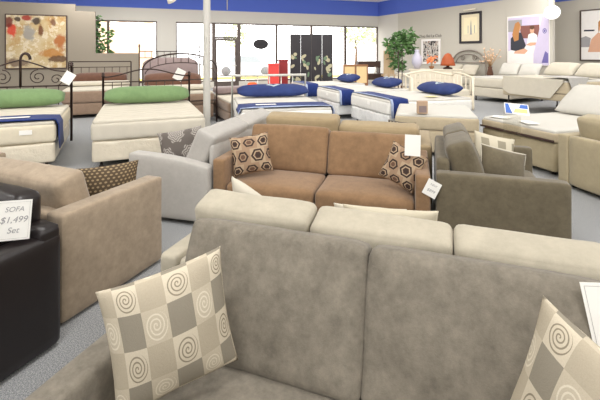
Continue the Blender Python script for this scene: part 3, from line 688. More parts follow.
# white beds with navy pillows
WH = ('ticking_white', 'border_white', 'film_white'); GN = 'white mattresses with navy pillows'; GP = 'navy pillows with pale crest'
bedF = make_bed('white bed with square tube headboard, wide navy pillow and blue runner', local((-0.93, 6.32), -13, 0.76, 1.0, 0)[:2], 13, 1.53, 1.97, 0.10, 0.38, 0.63, WH, GN, tagx=0.55)
hz = obj('headboard', tube([(-0.78, 1.03, 0.0), (-0.78, 1.03, 1.10), (0.78, 1.03, 1.10), (0.78, 1.03, 0.0)], 0.032, 8), 'silver', bedF)
for k in range(5): obj('spindle', tube([(-0.5 + 0.25 * k, 1.03, 0.6), (-0.5 + 0.25 * k, 1.03, 1.08)], 0.012, 6), 'silver', hz)
obj('lower_rail', tube([(-0.78, 1.03, 0.6), (0.78, 1.03, 0.6)], 0.015), 'silver', hz)
bed_pillow('bed_pillow', 'wide navy pillow with pale crest under the square tube headboard', 'emblem', bedF, 1.46, 0.40, 0.22, 0.03, AL/2 - 0.46, 0.69, 70, 0, 8, GP)
runner('blue runner hung over the foot of the bed behind the pale grey sofa', bedF, 1.53, 1.97, 0.65, 0.02, 0.58, 0.06, 0.24, paper=-0.32)
def side_bed(label, near, W, L, plabel, rlabel, pw, z=0.63):
    v = Vector((0.951, 0.309)); w = Vector((-0.309, 0.951)); c = Vector(near) + w * W / 2 + v * L / 2
    b = make_bed(label, (c.x, c.y), -72, W, L, 0.10, 0.38, z, WH, GN, tagx=0.1)
    bed_pillow('bed_pillow', plabel, 'emblem', b, pw, 0.46, 0.22, W/2 - pw/2 - 0.1, L/2 - 0.5, z + 0.055, 74, 0, len(label), GP)
    runner(rlabel, b, W, L, z + 0.02, 0.06, 0.44, 0.2, 0.32)
    return b
side_bed('white bed with navy pillow beside the cream platform bed', (1.66, 7.57), 1.65, 1.97, 'navy crest pillow lying beside the white cot rails', 'blue runner hanging close above the khaki sofa end', 1.25)
side_bed('white bed with navy pillow in the middle of the navy pillow beds', (0.88, 9.47), 1.4, 1.97, 'navy crest pillow on the middle white bed before the easel', 'blue runner on the middle white bed', 1.1)
side_bed('white bed with navy pillow before the black folding screen', (0.11, 11.43), 1.4, 1.97, 'navy crest pillow before the cane back settee', 'blue runner on the white bed before the screen', 1.1)

o = obj('yellow_card', box(-0.13, 0.13, -0.08, 0.08, 0, 0.003), 'p_yellow', None, False); o.location = (2.66, 8.08, 0.690); o.rotation_euler = (0, 0, R(18)); tag(o, 'pale yellow card lying on the white bed beside the cream platform bed', 'card')
# cream platform and twin bed
v16, u16 = axes(16)
c = Vector((2.62, 5.84)) - v16 * 0.60 + u16 * 0.67
bedG = make_bed('cream topped platform bed standing behind the olive loveseat', (c.x, c.y), -16, 1.20, 1.34, 0.06, 0.40, 0.60, ('whitecloth', 'taupe_cloth', 'taupe_cloth'), 'cream beds across from the posters', r=0.03)
o = obj('display_box', box(-0.075, 0.075, -0.05, 0.05, 0, 0.19, 0.004), 'cardboard', None, False); on_bed(o, bedG, -0.20, -0.63, 0.645, 10); tag(o, 'small tan display box on the edge of the cream platform bed', 'box')
obj('label_print', box(-0.055, 0.055, -0.0525, -0.0505, 0.02, 0.12), 'mauve', o, False)
c = Vector((2.86, 6.04)) + Vector((0.309, -0.951)) * 0.45 + Vector((0.951, 0.309)) * 1.0
bedH = make_bed('white twin bed with quilted beige base beside the beige sofa', (c.x, c.y), -72, 1.26, 1.98, 0.05, 0.42, 0.55, ('whitecloth', 'taupe_cloth', 'beige'), 'cream beds across from the posters', r=0.03, legs=True)
obj('foot_rail', box(-0.62, 0.62, -1.02, -0.995, 0.435, 0.462, 0.004), 'darkwood', bedH, False)
hb = obj('headboard', tube([(-0.58, 1.03, 0), (-0.58, 1.03, 1.03), (0.58, 1.03, 1.03), (0.58, 1.03, 0)], 0.02, 8), 'whitemetal', bedH)
for k in range(9): obj('spindle', tube([(-0.46 + 0.115*k, 1.03, 0.4), (-0.46 + 0.115*k, 1.03, 1.02)], 0.009, 6), 'whitemetal', hb)
bed_pillow('bed_pillow', 'plump white pillow rising at the head of the white twin bed', 'whitecloth', bedH, 1.1, 0.66, 0.26, 0, 0.40, 0.60, 50, 0, 11, None, 0.03, 'pillow', 0.08)
for lab, x, yw in (('white leaflet on the twin bed foot beside the brochure holder', -0.38, 15), ('folded white leaflet on the twin bed foot toward the beige sofa', 0.12, -20)):
    o = obj('leaflet', xf(soft_box(0.26, 0.16, 0.012, 0.005, (0, 0, 0.01), 4, 0.004), T(0, 0, 0.006)), 'paper'); on_bed(o, bedH, x, -0.86, 0.597, yw); tag(o, lab, 'leaflet', 'white leaflets on the twin bed')
hl = thing('brochure_holder', 'clear acrylic brochure holder at the foot of the white twin bed', 'brochure holder', (2.82, 5.32, 0), 10)
obj('base', lathe([(0.14, 0), (0.14, 0.012), (0.02, 0.02)], 20), 'silver', hl); obj('pole', tube([(0, 0, 0.015), (0, 0, 0.42)], 0.012), 'silver', hl)
bm = new(); add_box(bm, -0.11, 0.11, -0.03, -0.026, 0.42, 0.72); add_box(bm, -0.11, 0.11, 0.026, 0.03, 0.42, 0.78); add_box(bm, -0.11, -0.106, -0.026, 0.026, 0.42, 0.72); add_box(bm, 0.106, 0.11, -0.026, 0.026, 0.42, 0.72); add_box(bm, -0.106, 0.106, -0.026, 0.026, 0.42, 0.425)
obj('acrylic_pocket', bm, 'acrylic', hl, False)
br = obj('brochure', box(-0.15, 0.15, -0.003, 0.003, 0, 0.17), 'p_white', None, False)
bm = new(); add_flat(bm, [(-0.14, 0.01), (-0.06, 0.01), (-0.10, 0.16), (-0.14, 0.16)], -0.0036, 0); add_flat(bm, [(-0.04, 0.03), (0.13, 0.03), (0.13, 0.09), (-0.02, 0.09)], -0.0036, 1); add_flat(bm, [(0.03, 0.10), (0.14, 0.10), (0.14, 0.16), (0.05, 0.16)], -0.0036, 0)
obj('printed_picture', bm, ['p_blue', 'p_yellow'], br, False); pose(br, (2.92, 5.375, 0.735), -10, 38, 6); tag(br, 'blue and yellow printed brochure leaning on the clear holder', 'brochure')

# adjustable bed and wall beds
c = Vector((6.30, 9.43)) + Vector((-0.309, 0.951)) * 1.0 + Vector((0.951, 0.309)) * 1.05
bedR = make_bed('wide cream bed on a tan platform with two ivory pillows', (c.x, c.y), -72, 1.95, 2.05, 0.40, 0.58, 0.88, ('whitecloth', 'taupe_cloth', 'taupe_cloth'), 'cream beds under the posters', r=0.04)
for i, x in enumerate((-0.48, 0.48)):
    bed_pillow('bed_pillow', 'ivory pillow on the wide cream bed, ' + ('near the couple poster' if i == 0 else 'below the resting woman photo'), 'linen', bedR, 0.90, 0.5, 0.26, x, 0.42, 0.94, 48, 0, i + 20, 'ivory pillows on the wide cream bed', 0.03, 'pillow', 0.12)
cv = new(); yq = -1.05; hw = 0.90
def cover(pts, y): 
    a = [cv.verts.new((x, y, z)) for x, z in pts]; cv.faces.new(a)
poly = [(-hw, 0.925), (-hw, 0.56), (-hw + 0.22, 0.46), (hw - 0.34, 0.46), (hw, 0.86), (hw, 0.925)]
cover(poly, yq)
a = [cv.verts.new(p) for p in ((-hw, yq, 0.925), (hw, yq, 0.925), (hw, 0.1, 0.935), (-hw, 0.1, 0.935))]; cv.faces.new(a)
bmesh.ops.remove_doubles(cv, verts=cv.verts[:], dist=0.001)
o = obj('coverlet', cv, 'linen', None, False); md = o.modifiers.new('thickness', 'SOLIDIFY'); md.thickness = 0.015; md.offset = 1
o.location = bedR.location; o.rotation_euler = bedR.rotation_euler; tag(o, 'ivory coverlet with clipped corners over the wide cream bed foot', 'coverlet')
bm = new(); px = 0.99
vs = [bm.verts.new(p) for p in ((px + 0.02, -1.04, 0.975), (px + 0.02, -0.35, 0.975), (px + 0.03, -0.78, 0.42), (0.35, -0.35, 0.985), (0.35, -1.04, 0.985))]
bm.faces.new((vs[0], vs[1], vs[2])); bm.faces.new((vs[0], vs[4], vs[3], vs[1]))
o = obj('throw_blanket', bm, 'palegrey', None, False); md = o.modifiers.new('thickness', 'SOLIDIFY'); md.thickness = 0.012; md.offset = 1
o.location = bedR.location; o.rotation_euler = bedR.rotation_euler; tag(o, 'oatmeal throw with a hanging point on the wide cream bed corner', 'throw')

def wall_pt(tt, off): p = W1A + WD * tt + WN * off; return p
wd = Vector((0.8795, 0.476))
h = wall_pt(4.22, 0.12); c = h - wd * 1.02
bedS = make_bed('cream made bed with arched bronze headboard under the framed print', (c.x, c.y), -61.6, 1.5, 2.0, 0.12, 0.40, 0.68, ('linen', 'linen', 'linen'), 'cream beds under the posters', r=0.06)
bm = new()
hb = obj('headboard', tube([(0.78 * math.cos(PI * k / 20), 1.04, 1.2 + 0.5 * math.sin(PI * k / 20)) for k in range(21)], 0.035), 'bronze', bedS)
obj('inner_arch', tube([(0.6 * math.cos(PI * k / 20), 1.04, 1.2 + 0.34 * math.sin(PI * k / 20)) for k in range(21)], 0.022), 'bronze', hb)
for sx in (-1, 1):
    obj('post', tube([(sx * 0.78, 1.04, 0), (sx * 0.78, 1.04, 1.2)], 0.035), 'bronze', bedS)
    obj('scroll', tube(spiral_pts(sx * 0.30, 1.40, 0.12, 1.4, R(90), sx, 1.04), 0.02, 6), 'bronze', hb)
obj('lower_rail', tube([(-0.78, 1.04, 1.2), (0.78, 1.04, 1.2)], 0.02), 'bronze', hb)
GI = 'ivory pillows on the wall beds'
bed_pillow('bed_pillow', 'ivory pillow on the bronze headboard bed, farther from the poster', 'linen', bedS, 0.72, 0.5, 0.24, -0.38, 0.45, 0.74, 40, 0, 31, GI, 0.03, 'pillow', 0.12)
bed_pillow('bed_pillow', 'ivory pillow on the bronze headboard bed, beside the dried flowers', 'linen', bedS, 0.72, 0.5, 0.24, 0.38, 0.45, 0.74, 40, 0, 32, GI, 0.03, 'pillow', 0.12)
h = wall_pt(6.68, 0.16); c = h - wd * 1.02
bedT = make_bed('white bed with pillows beneath the large couple poster', (c.x, c.y), -61.6, 1.45, 1.95, 0.14, 0.45, 0.76, ('whitecloth', 'linen', 'linen'), 'cream beds under the posters', r=0.05)
bed_pillow('bed_pillow', 'white pillow under the couple poster, beside the dried flowers', 'whitecloth', bedT, 0.7, 0.5, 0.24, -0.36, 0.45, 0.82, 35, 0, 33, GI, 0.03, 'pillow', 0.12)
bed_pillow('bed_pillow', 'white pillow under the couple poster, beside the globe lamp', 'whitecloth', bedT, 0.7, 0.5, 0.24, 0.36, 0.45, 0.82, 35, 0, 34, GI, 0.03, 'pillow', 0.12)
# cream carved daybed with bars
dbd = thing('daybed', 'cream carved daybed with turned bars behind the navy pillow', 'daybed', (3.78, 11.3, 0), 12)
obj('mattress', soft_box(1.75, 0.85, 0.22, 0.05, (0, 0, 0.02), 8, 0.004), 'linen', dbd).location = (0, 0, 0.46)
obj('rail', box(-0.92, 0.92, -0.47, -0.44, 0.22, 0.4, 0.01), 'antique', dbd, False)
bk = obj('backrest', tube([(-0.92 + 1.84 * k / 24, 0.47, 0.93 + 0.12 * math.sin(PI * k / 24) ** 2) for k in range(25)], 0.03), 'antique', dbd)
for k in range(11): obj('spindle', lathe([(0.012, 0.3), (0.02, 0.5), (0.012, 0.7), (0.014, 0.95)], 8), 'antique', bk).location = (-0.8 + 0.16 * k, 0.47, 0)
for sx in (-1, 1):
    ar = obj('arm', tube([(sx * 0.92, -0.46, 0.9), (sx * 0.92, 0.0, 0.98), (sx * 0.92, 0.47, 1.0)], 0.028), 'antique', dbd)
    for k in range(4): obj('spindle', lathe([(0.012, 0.3), (0.02, 0.5), (0.012, 0.92)], 8), 'antique', ar).location = (sx * 0.92, -0.34 + 0.2 * k, 0)
    for sy in (-1, 1): obj('leg', lathe([(0.025, 0), (0.04, 0.1), (0.028, 0.25), (0.04, 0.9)], 10), 'antique', dbd).location = (sx * 0.92, sy * 0.46, 0)
# ------------------------------------------------------------------ wall decor
def on_wall(o, tt, z, off=0.0): p = wall_pt(tt, off); o.location = (p.x, p.y, z); o.rotation_euler = (0, 0, R(-61.6)); return o
def frame_bm(w, h, b, d):
    bm = new(); add_box(bm, -w/2, w/2, -d, 0, 0, b); add_box(bm, -w/2, w/2, -d, 0, h - b, h); add_box(bm, -w/2, -w/2 + b, -d, 0, b, h - b); add_box(bm, w/2 - b, w/2, -d, 0, b, h - b); return bm
fp = thing('framed_print', 'black framed print of a pale gazebo on the long grey wall', 'picture')
on_wall(fp, 4.24, 1.98, 0.005)
obj('frame', frame_bm(1.04, 1.26, 0.09, 0.04), 'black', fp, False); obj('mat_board', box(-0.43, 0.43, -0.015, -0.005, 0.09, 1.17), 'mat_board', fp, False)
bm = new(); add_flat(bm, [(-0.32, 0.2), (0.32, 0.2), (0.32, 1.05), (-0.32, 1.05)], -0.017, 0); add_flat(bm, [(-0.32, 0.2), (0.32, 0.2), (0.32, 0.42), (-0.32, 0.36)], -0.018, 1)
add_flat(bm, [(-0.02, 0.35), (0.08, 0.35), (0.05, 0.8), (0.03, 0.95), (0.01, 0.8)], -0.019, 2)
for xx in (-0.12, 0.18): add_flat(bm, [(xx, 0.4), (xx + 0.03, 0.4), (xx + 0.03, 0.72), (xx, 0.72)], -0.019, 2)
obj('printed_picture', bm, ['p_cream', 'mat_board', 'p_grey'], fp, False)
# picture light
obj('picture_light', xf(tube([(-0.25, -0.1, 1.34), (0.3, -0.1, 1.36)], 0.03), T(0, 0, 0)), 'whitemetal', fp)
# large couple poster
po = thing('poster', 'large poster of a couple with lilac side panel beneath the globe lamp', 'poster'); on_wall(po, 6.62, 1.15, 0.03)
obj('board', box(-0.76, 0.76, -0.03, 0.0, 0, 1.76), 'p_white', po, False)
bm = new(); Y0 = -0.032
def pf(poly, mi, k=[0]): k[0] += 1; add_flat(bm, poly, Y0 - 0.0006 * k[0], mi)
pf([(-0.72, 0.02), (0.42, 0.02), (0.42, 1.7), (-0.72, 1.7)], 0)
pf([(-0.72, 1.2), (-0.2, 1.2), (-0.2, 1.62), (-0.72, 1.62)], 1); pf([(-0.25, 0.95), (0.42, 0.95), (0.42, 1.4), (-0.25, 1.4)], 2)
pf([(-0.72, 0.02), (0.42, 0.02), (0.42, 0.62), (0.1, 0.75), (-0.3, 0.6), (-0.72, 0.5)], 3)
pf([(-0.62, 0.55), (-0.2, 0.45), (-0.05, 0.7), (-0.22, 1.15), (-0.4, 1.2), (-0.62, 0.95)], 4)                # dark dress
pf([(-0.5, 0.42), (-0.1, 0.4), (0.02, 0.52), (-0.1, 0.6), (-0.45, 0.5)], 5)
pf(ell(-0.34, 1.34, 0.10, 0.14), 5); pf([(-0.45, 1.5), (-0.33, 1.56), (-0.25, 1.45), (-0.3, 1.2), (-0.32, 0.9), (-0.48, 0.85), (-0.56, 1.1)], 6)
pf([(-0.02, 0.75), (0.38, 0.72), (0.34, 1.05), (0.2, 1.15), (0.04, 1.08)], 3); pf(ell(0.17, 1.22, 0.075, 0.11), 5); pf(ell(0.17, 1.32, 0.085, 0.07), 7)
pf([(-0.05, 0.72), (0.12, 0.68), (0.3, 0.72), (0.32, 0.8), (0.1, 0.8)], 5)
pf([(0.42, 0.02), (0.74, 0.02), (0.74, 1.74), (0.52, 1.74), (0.46, 1.4), (0.34, 0.9), (0.22, 0.4), (0.22, 0.02)], 8)
pf(ell(0.60, 1.18, 0.07, 0.09), 9); pf(ell(0.60, 1.18, 0.045, 0.065), 8); pf(ell(0.60, 1.18, 0.03, 0.045), 9)
pf([(0.5, 0.1), (0.72, 0.1), (0.72, 0.42), (0.62, 0.5)], 9)
obj('printed_picture', bm, ['p_lilac', 'p_grey', 'p_red', 'p_white', 'p_dark', 'p_skin', 'p_hair', 'p_brown', 'p_lilac', 'p_violet'], po, False)
p = wall_pt(7.62, 0.34)
gl = thing('globe_wall_lamp', 'round glowing white globe lamp above the lilac poster panel', 'lamp', (p.x, p.y, 2.90))
obj('globe', lathe([(0.23 * math.sin(PI * k / 14) + 0.001, -0.23 * math.cos(PI * k / 14)) for k in range(15)], 24), 'globe', gl)
obj('bracket', tube([(0, 0, 0), (-WN.x * 0.35, -WN.y * 0.35, 0)], 0.03), 'silver', gl)
# second photo poster in the recess
th2 = -61.6; pp = W2A + WD * 2.36
po2 = thing('poster', 'framed photo of a resting fair-haired woman in the wall recess', 'poster', (pp.x + WN.x * 0.03, pp.y + WN.y * 0.03, 1.3), th2)
obj('frame', frame_bm(2.2, 1.85, 0.03, 0.05), 'alu', po2, False); obj('board', box(-1.05, 1.05, -0.03, 0, 0.05, 1.8), 'p_white', po2, False)
bm = new(); k0 = [0]
def pg(poly, mi): k0[0] += 1; add_flat(bm, poly, -0.031 - 0.0008 * k0[0], mi)
pg([(-1.05, 0.05), (1.05, 0.05), (1.05, 1.8), (-1.05, 1.8)], 0); pg([(-0.97, 1.07), (-0.62, 1.07), (-0.62, 1.12), (-0.95, 1.13)], 1); pg([(-1.05, 0.5), (-0.78, 0.5), (-0.74, 0.82), (-0.9, 0.9), (-1.05, 0.84)], 2)
pg([(-0.84, 0.3), (-0.72, 0.78), (-0.52, 1.0), (0.6, 0.92), (0.8, 0.3)], 3); pg(ell(-0.3, 1.22, 0.19, 0.29), 3)
pg([(-0.5, 1.38), (-0.3, 1.62), (0.0, 1.5), (0.06, 0.7), (-0.1, 0.85), (-0.13, 1.26), (-0.33, 1.46), (-0.46, 1.2), (-0.5, 0.95)], 4); pg([(-1.05, 0.05), (1.05, 0.05), (1.05, 0.32), (-1.05, 0.32)], 0)
obj('printed_picture', bm, ['p_white', 'p_dark', 'p_grey', 'p_skin', 'p_hair'], po2, False)
# mosaic print with lettering
mp = thing('framed_print', 'white framed mosaic print under dark lettering behind the rust lamp', 'picture'); on_wall(mp, 2.16, 1.10, 0.005)
obj('frame', frame_bm(1.1, 1.12, 0.09, 0.05), 'p_white', mp, False); obj('printed_picture', box(-0.46, 0.46, -0.02, -0.005, 0.09, 1.03), 'blotch', mp, False)
lt = obj('wall_lettering', text_bm('Thea Bel La Club', 0.19), 'black'); on_wall(lt, 2.1, 2.30, 0.006); tag(lt, 'small dark lettering on the wall above the mosaic print', 'lettering')
# abstract painting
pa = thing('painting', 'large square abstract painting of ochre, red and grey on the partition', 'painting'); d19 = Vector((0.9455, 0.3256)); c = Vector((-7.57, 13.0)) - d19 * 0.84
pa.location = (c.x + 0.3256 * 0.01, c.y - 0.9455 * 0.01, 1.08); pa.rotation_euler = (0, 0, R(19))
obj('frame', frame_bm(1.70, 1.72, 0.03, 0.05), 'darkwood', pa, False); obj('canvas', box(-0.82, 0.82, -0.035, -0.005, 0.03, 1.69), 'abstract', pa, False)

# ------------------------------------------------------------------ far furnishings
# folding screen
sc_ = thing('folding_screen', 'black four panel folding screen painted with pale flowers', 'screen', (0.41, 14.35, 0), 4)
for k in range(4):
    w = 0.385; x0 = -2 * w + k * w; a = 9 if k % 2 == 0 else -9
    mtx = T(x0 + w / 2, 0, 0) @ RZ(a)
    pn = obj('panel', xf(box(-w/2 + 0.002, w/2 - 0.002, -0.015, 0.015, 0.04, 2.26, 0.004), mtx), 'black', sc_, False)
    bm = new(); rnd = random.Random(40 + k)
    for j in range(9):
        cx, cz = rnd.uniform(-0.12, 0.12), rnd.uniform(0.5, 1.55); e = ell(cx, cz, rnd.uniform(0.03, 0.07), rnd.uniform(0.05, 0.12), 10, rnd.uniform(-60, 60)); add_flat(bm, e, -0.0162 - 0.0003 * j, 0 if (j + k) % 3 else 1)
    xf(bm, mtx); obj('painted_flowers', bm, ['leafgold', 'leafgreen'], pn, False)  # flat ovals for the flowers painted on the screen
# red cabinets
for lab, x, yy, w, hh, m in (('coral red lacquer chest standing by the window wall', -0.84, 12.6, 0.32, 1.20, 'red'), ('deep red lacquer chest beside the folding screen', -0.55, 12.95, 0.28, 1.32, 'darkred')):
    cbt = thing('lacquer_chest', lab, 'chest', (x, yy, 0), 8, 'red lacquer chests')
    obj('body', box(-w/2, w/2, -0.2, 0.2, 0.06, hh, 0.01), m, cbt, False); obj('lid', box(-w/2 - 0.015, w/2 + 0.015, -0.215, 0.215, hh, hh + 0.05, 0.012), m, cbt, False)
    obj('plinth', box(-w/2 + 0.02, w/2 - 0.02, -0.18, 0.18, 0, 0.06), 'darkred', cbt, False); obj('knob', lathe([(0.012, 0), (0.02, 0.02), (0.006, 0.03)], 10), 'leafgold', cbt).location = (0, 0, hh + 0.05)
# cane settee
st = thing('settee', 'wooden cane back settee beyond the navy pillow beds', 'settee', (1.98, 14.75, 0), 8)
for k in (-1, 1):
    pnl = obj('cane_panel', box(k * 0.225 - 0.19, k * 0.225 + 0.19, -0.265, -0.250, 0.5, 1.10), 'cane', st, False)
bm = new(); add_box(bm, -0.46, 0.46, -0.28, -0.235, 1.10, 1.17); add_box(bm, -0.46, 0.46, -0.28, -0.235, 0.42, 0.5)
for x in (-0.46, -0.035, 0.415): add_box(bm, x, x + 0.045, -0.28, -0.235, 0.5, 1.10)
obj('back_frame', bm, 'wood', st, False); obj('seat', soft_box(0.88, 0.5, 0.1, 0.03, (0, 0, 0.02), 5), 'linen', st).location = (0, 0.05, 0.44)
for sx in (-1, 1):
    for sy in (-1, 1): obj('leg', box(sx * 0.43 - 0.025, sx * 0.43 + 0.025, sy * 0.25 - 0.025, sy * 0.25 + 0.025, 0, 0.42), 'wood', st, False)
# dark desk
dk = thing('writing_desk', 'dark wooden desk with raised shelf before the last window', 'desk', (2.85, 16.3, 0), 10)
obj('desk_top', box(-0.5, 0.5, -0.35, 0.35, 0.70, 0.76, 0.006), 'darkwood', dk, False); obj('shelf', box(-0.48, 0.48, 0.05, 0.35, 1.0, 1.26, 0.006), 'darkwood', dk, False)
for sx in (-1, 1):
    obj('side_panel', box(sx * 0.46 - 0.02, sx * 0.46 + 0.02, 0.1, 0.33, 0.76, 1.0), 'darkwood', dk, False)
    for sy in (-1, 1): obj('leg', box(sx * 0.45 - 0.03, sx * 0.45 + 0.03, sy * 0.3 - 0.03, sy * 0.3 + 0.03, 0, 0.70), 'darkwood', dk, False)
obj('apron_drawer', box(-0.42, 0.42, -0.34, -0.30, 0.52, 0.70, 0.004), 'darkwood', dk, False)
# easel with panel
ea = thing('easel', 'pale wooden easel standing beside the leafy fig tree', 'easel', (3.42, 15.4, 0), -10)
for sx in (-1, 1): obj('leg', tube([(sx * 0.28, -0.15, 0), (sx * 0.06, 0.0, 1.9)], 0.025, 6), 'palewood', ea)
obj('leg', tube([(0, 0.55, 0), (0, 0.0, 1.85)], 0.022, 6), 'palewood', ea); obj('crossbar', box(-0.3, 0.3, -0.14, -0.10, 0.72, 0.77), 'palewood', ea, False)
obj('mast', box(-0.03, 0.03, -0.1, -0.06, 0.4, 1.95), 'palewood', ea, False)
obj('display_board', xf(box(-0.20, 0.20, -0.01, 0.01, 0.0, 0.9), T(0, -0.12, 0.78) @ RX(-6)), 'palewood', ea, False)
# white figurines on desk
for i, (x, lab) in enumerate(((2.62, 'small white figurine on the dark desk, beside the settee'), (3.02, 'small white figurine on the dark desk, beside the easel'))):
    o = obj('figurine', lathe([(0.05, 0), (0.06, 0.03), (0.03, 0.08), (0.05, 0.14), (0.02, 0.19), (0.035, 0.23), (0.01, 0.27)], 12), 'paper'); o.location = (x, 16.02 + i * 0.07, 0.762); tag(o, lab, 'figurine', 'figurines on the desk')
# fig tree
def leafy(bm, cx, cy, cz, rr, n, size, rnd, hang=0.6):
    for _ in range(n):
        d = Vector((rnd.gauss(0, 1), rnd.gauss(0, 1), rnd.gauss(0, 1))).normalized() * rnd.uniform(0.35, 1) ** 0.6 * rr
        p = Vector((cx, cy, cz)) + Vector((d.x, d.y, d.z))
        a = Vector((rnd.uniform(-1, 1), rnd.uniform(-1, 1), rnd.uniform(-1, 0.3) * hang)).normalized(); s = a.cross(Vector((rnd.uniform(-1, 1), rnd.uniform(-1, 1), rnd.uniform(-1, 1)))).normalized()
        l = size * rnd.uniform(0.7, 1.3); w = l * 0.26; k = a.cross(s) * l * 0.08
        v = [bm.verts.new(p), bm.verts.new(p + a * l * 0.45 + s * w + k), bm.verts.new(p + a * l), bm.verts.new(p + a * l * 0.45 - s * w + k)]
        bm.faces.new((v[0], v[1], v[2])); bm.faces.new((v[0], v[2], v[3]))
tr = thing('fig_tree', 'tall leafy green fig tree in a pot beside the corner', 'plant', (3.62, 14.75, 0))
obj('pot', lathe([(0.14, 0), (0.2, 0.32), (0.22, 0.34), (0.22, 0.38), (0.17, 0.38)], 18), 'pot', tr)
bm = tube([(0, 0, 0.3), (0.03, 0, 0.9), (-0.03, 0.02, 1.5), (0.1, 0, 2.1)], [0.03, 0.026, 0.022, 0.014], 7); add_tube(bm, [(-0.02, 0.01, 1.3), (-0.2, 0.05, 1.8), (-0.3, 0.05, 2.05)], [0.018, 0.014, 0.01], 6); add_tube(bm, [(-0.02, 0.01, 1.4), (0.25, 0.0, 1.9), (0.4, 0, 2.3)], [0.018, 0.014, 0.01], 6)
obj('trunk', bm, 'trunk', tr)
bm = new(); rnd = random.Random(5)
for cx, cy, cz, rr, n in ((0.0, 0, 1.15, 0.24, 110), (-0.1, 0, 1.65, 0.34, 170), (0.35, 0, 2.2, 0.32, 170), (0.02, 0, 2.15, 0.3, 120), (0.45, 0, 1.75, 0.22, 80), (0.15, 0, 1.9, 0.3, 120), (-0.3, 0, 1.95, 0.2, 60)): leafy(bm, cx, cy, cz, rr, n, 0.17, rnd)
obj('foliage', bm, 'leaf', tr, False)
# plant by the first window
p2 = thing('potted_tree', 'loose leafy plant standing before the window behind the low partition', 'plant', (-7.85, 15.3, 0))
obj('pot', lathe([(0.2, 0), (0.27, 0.4), (0.29, 0.45)], 16), 'pot', p2); obj('trunk', tube([(0, 0, 0.4), (0.05, 0, 1.3), (-0.05, 0, 2.3)], [0.035, 0.03, 0.015], 7), 'trunk', p2)
bm = new()
for cx, cz, rr, n in ((-0.2, 2.5, 0.4, 70), (0.25, 2.2, 0.4, 70), (-0.1, 1.8, 0.4, 80), (0.35, 1.7, 0.3, 50), (0.0, 2.85, 0.25, 30)): leafy(bm, cx, 0, cz, rr, n, 0.22, rnd)
obj('foliage', bm, 'leaf', p2, False)
# cream dresser with vase, flowers, rust lamp
cd = thing('dresser', 'cream carved dresser carrying the lilac vase and coral flowers', 'dresser', (4.78, 14.15, 0), -20)
obj('body', box(-0.85, 0.85, -0.24, 0.24, 0.10, 0.98, 0.012), 'antique', cd, False); obj('top', box(-0.89, 0.89, -0.27, 0.27, 0.98, 1.02, 0.01), 'antique', cd, False)
for r_ in range(3):
    for cc in (-0.56, 0.0, 0.56):
        dd = obj('drawer', box(cc - 0.26, cc + 0.26, -0.255, -0.24, 0.16 + r_ * 0.27, 0.39 + r_ * 0.27, 0.006), 'antique', cd, False); obj('knob', xf(lathe([(0.01, 0), (0.02, 0.02), (0.008, 0.03)], 8), T(cc, -0.255, 0.275 + r_ * 0.27) @ RX(90)), 'leafgold', dd)
for sx in (-1, 1):
    for sy in (-1, 1): obj('leg', lathe([(0.02, 0), (0.035, 0.10)], 8), 'antique', cd).location = (sx * 0.78, sy * 0.18, 0)
def on_dresser(x, y): p = Vector((4.78, 14.15)) + Vector((math.cos(R(-20)), math.sin(R(-20)))) * x + Vector((-math.sin(R(-20)), math.cos(R(-20)))) * y; return (p.x, p.y, 1.022)
o = obj('vase', lathe([(0.09, 0), (0.19, 0.22), (0.17, 0.40), (0.09, 0.55), (0.07, 0.62), (0.10, 0.68)], 20), 'lilac'); o.location = on_dresser(-0.62, 0.02); tag(o, 'tall pale lilac vase on the cream dresser beside the fig tree', 'vase')
fl = thing('flower_arrangement', 'coral flowers in a low bowl between the lilac vase and rust lamp', 'flowers', on_dresser(-0.12, -0.02)); obj('bowl', lathe([(0.05, 0), (0.09, 0.06), (0.1, 0.1)], 14), 'wood', fl)
bm = new(); rnd = random.Random(9)
for _ in range(26):
    cx, cy, cz = rnd.gauss(0, 0.12), rnd.gauss(0, 0.08), 0.2 + rnd.random() * 0.28; bmesh.ops.create_icosphere(bm, subdivisions=1, radius=rnd.uniform(0.025, 0.05), matrix=T(cx, cy, cz))
obj('blossom', bm, 'coralflower', fl)
bm = new()
for _ in range(8): add_tube(bm, [(0, 0, 0.05), (rnd.gauss(0, 0.1), rnd.gauss(0, 0.06), 0.35)], 0.006, 5)
obj('stems', bm, 'dried', fl)
rl = thing('table_lamp', 'rust orange domed lamp on the cream dresser before the mosaic print', 'lamp', on_dresser(0.42, 0.0))
obj('base', lathe([(0.16, 0), (0.15, 0.05), (0.05, 0.08), (0.05, 0.12)], 18), 'darkwood', rl); obj('lamp_shade', lathe([(0.25, 0.12), (0.235, 0.2), (0.19, 0.36), (0.10, 0.52), (0.03, 0.56)], 20), 'rust', rl)
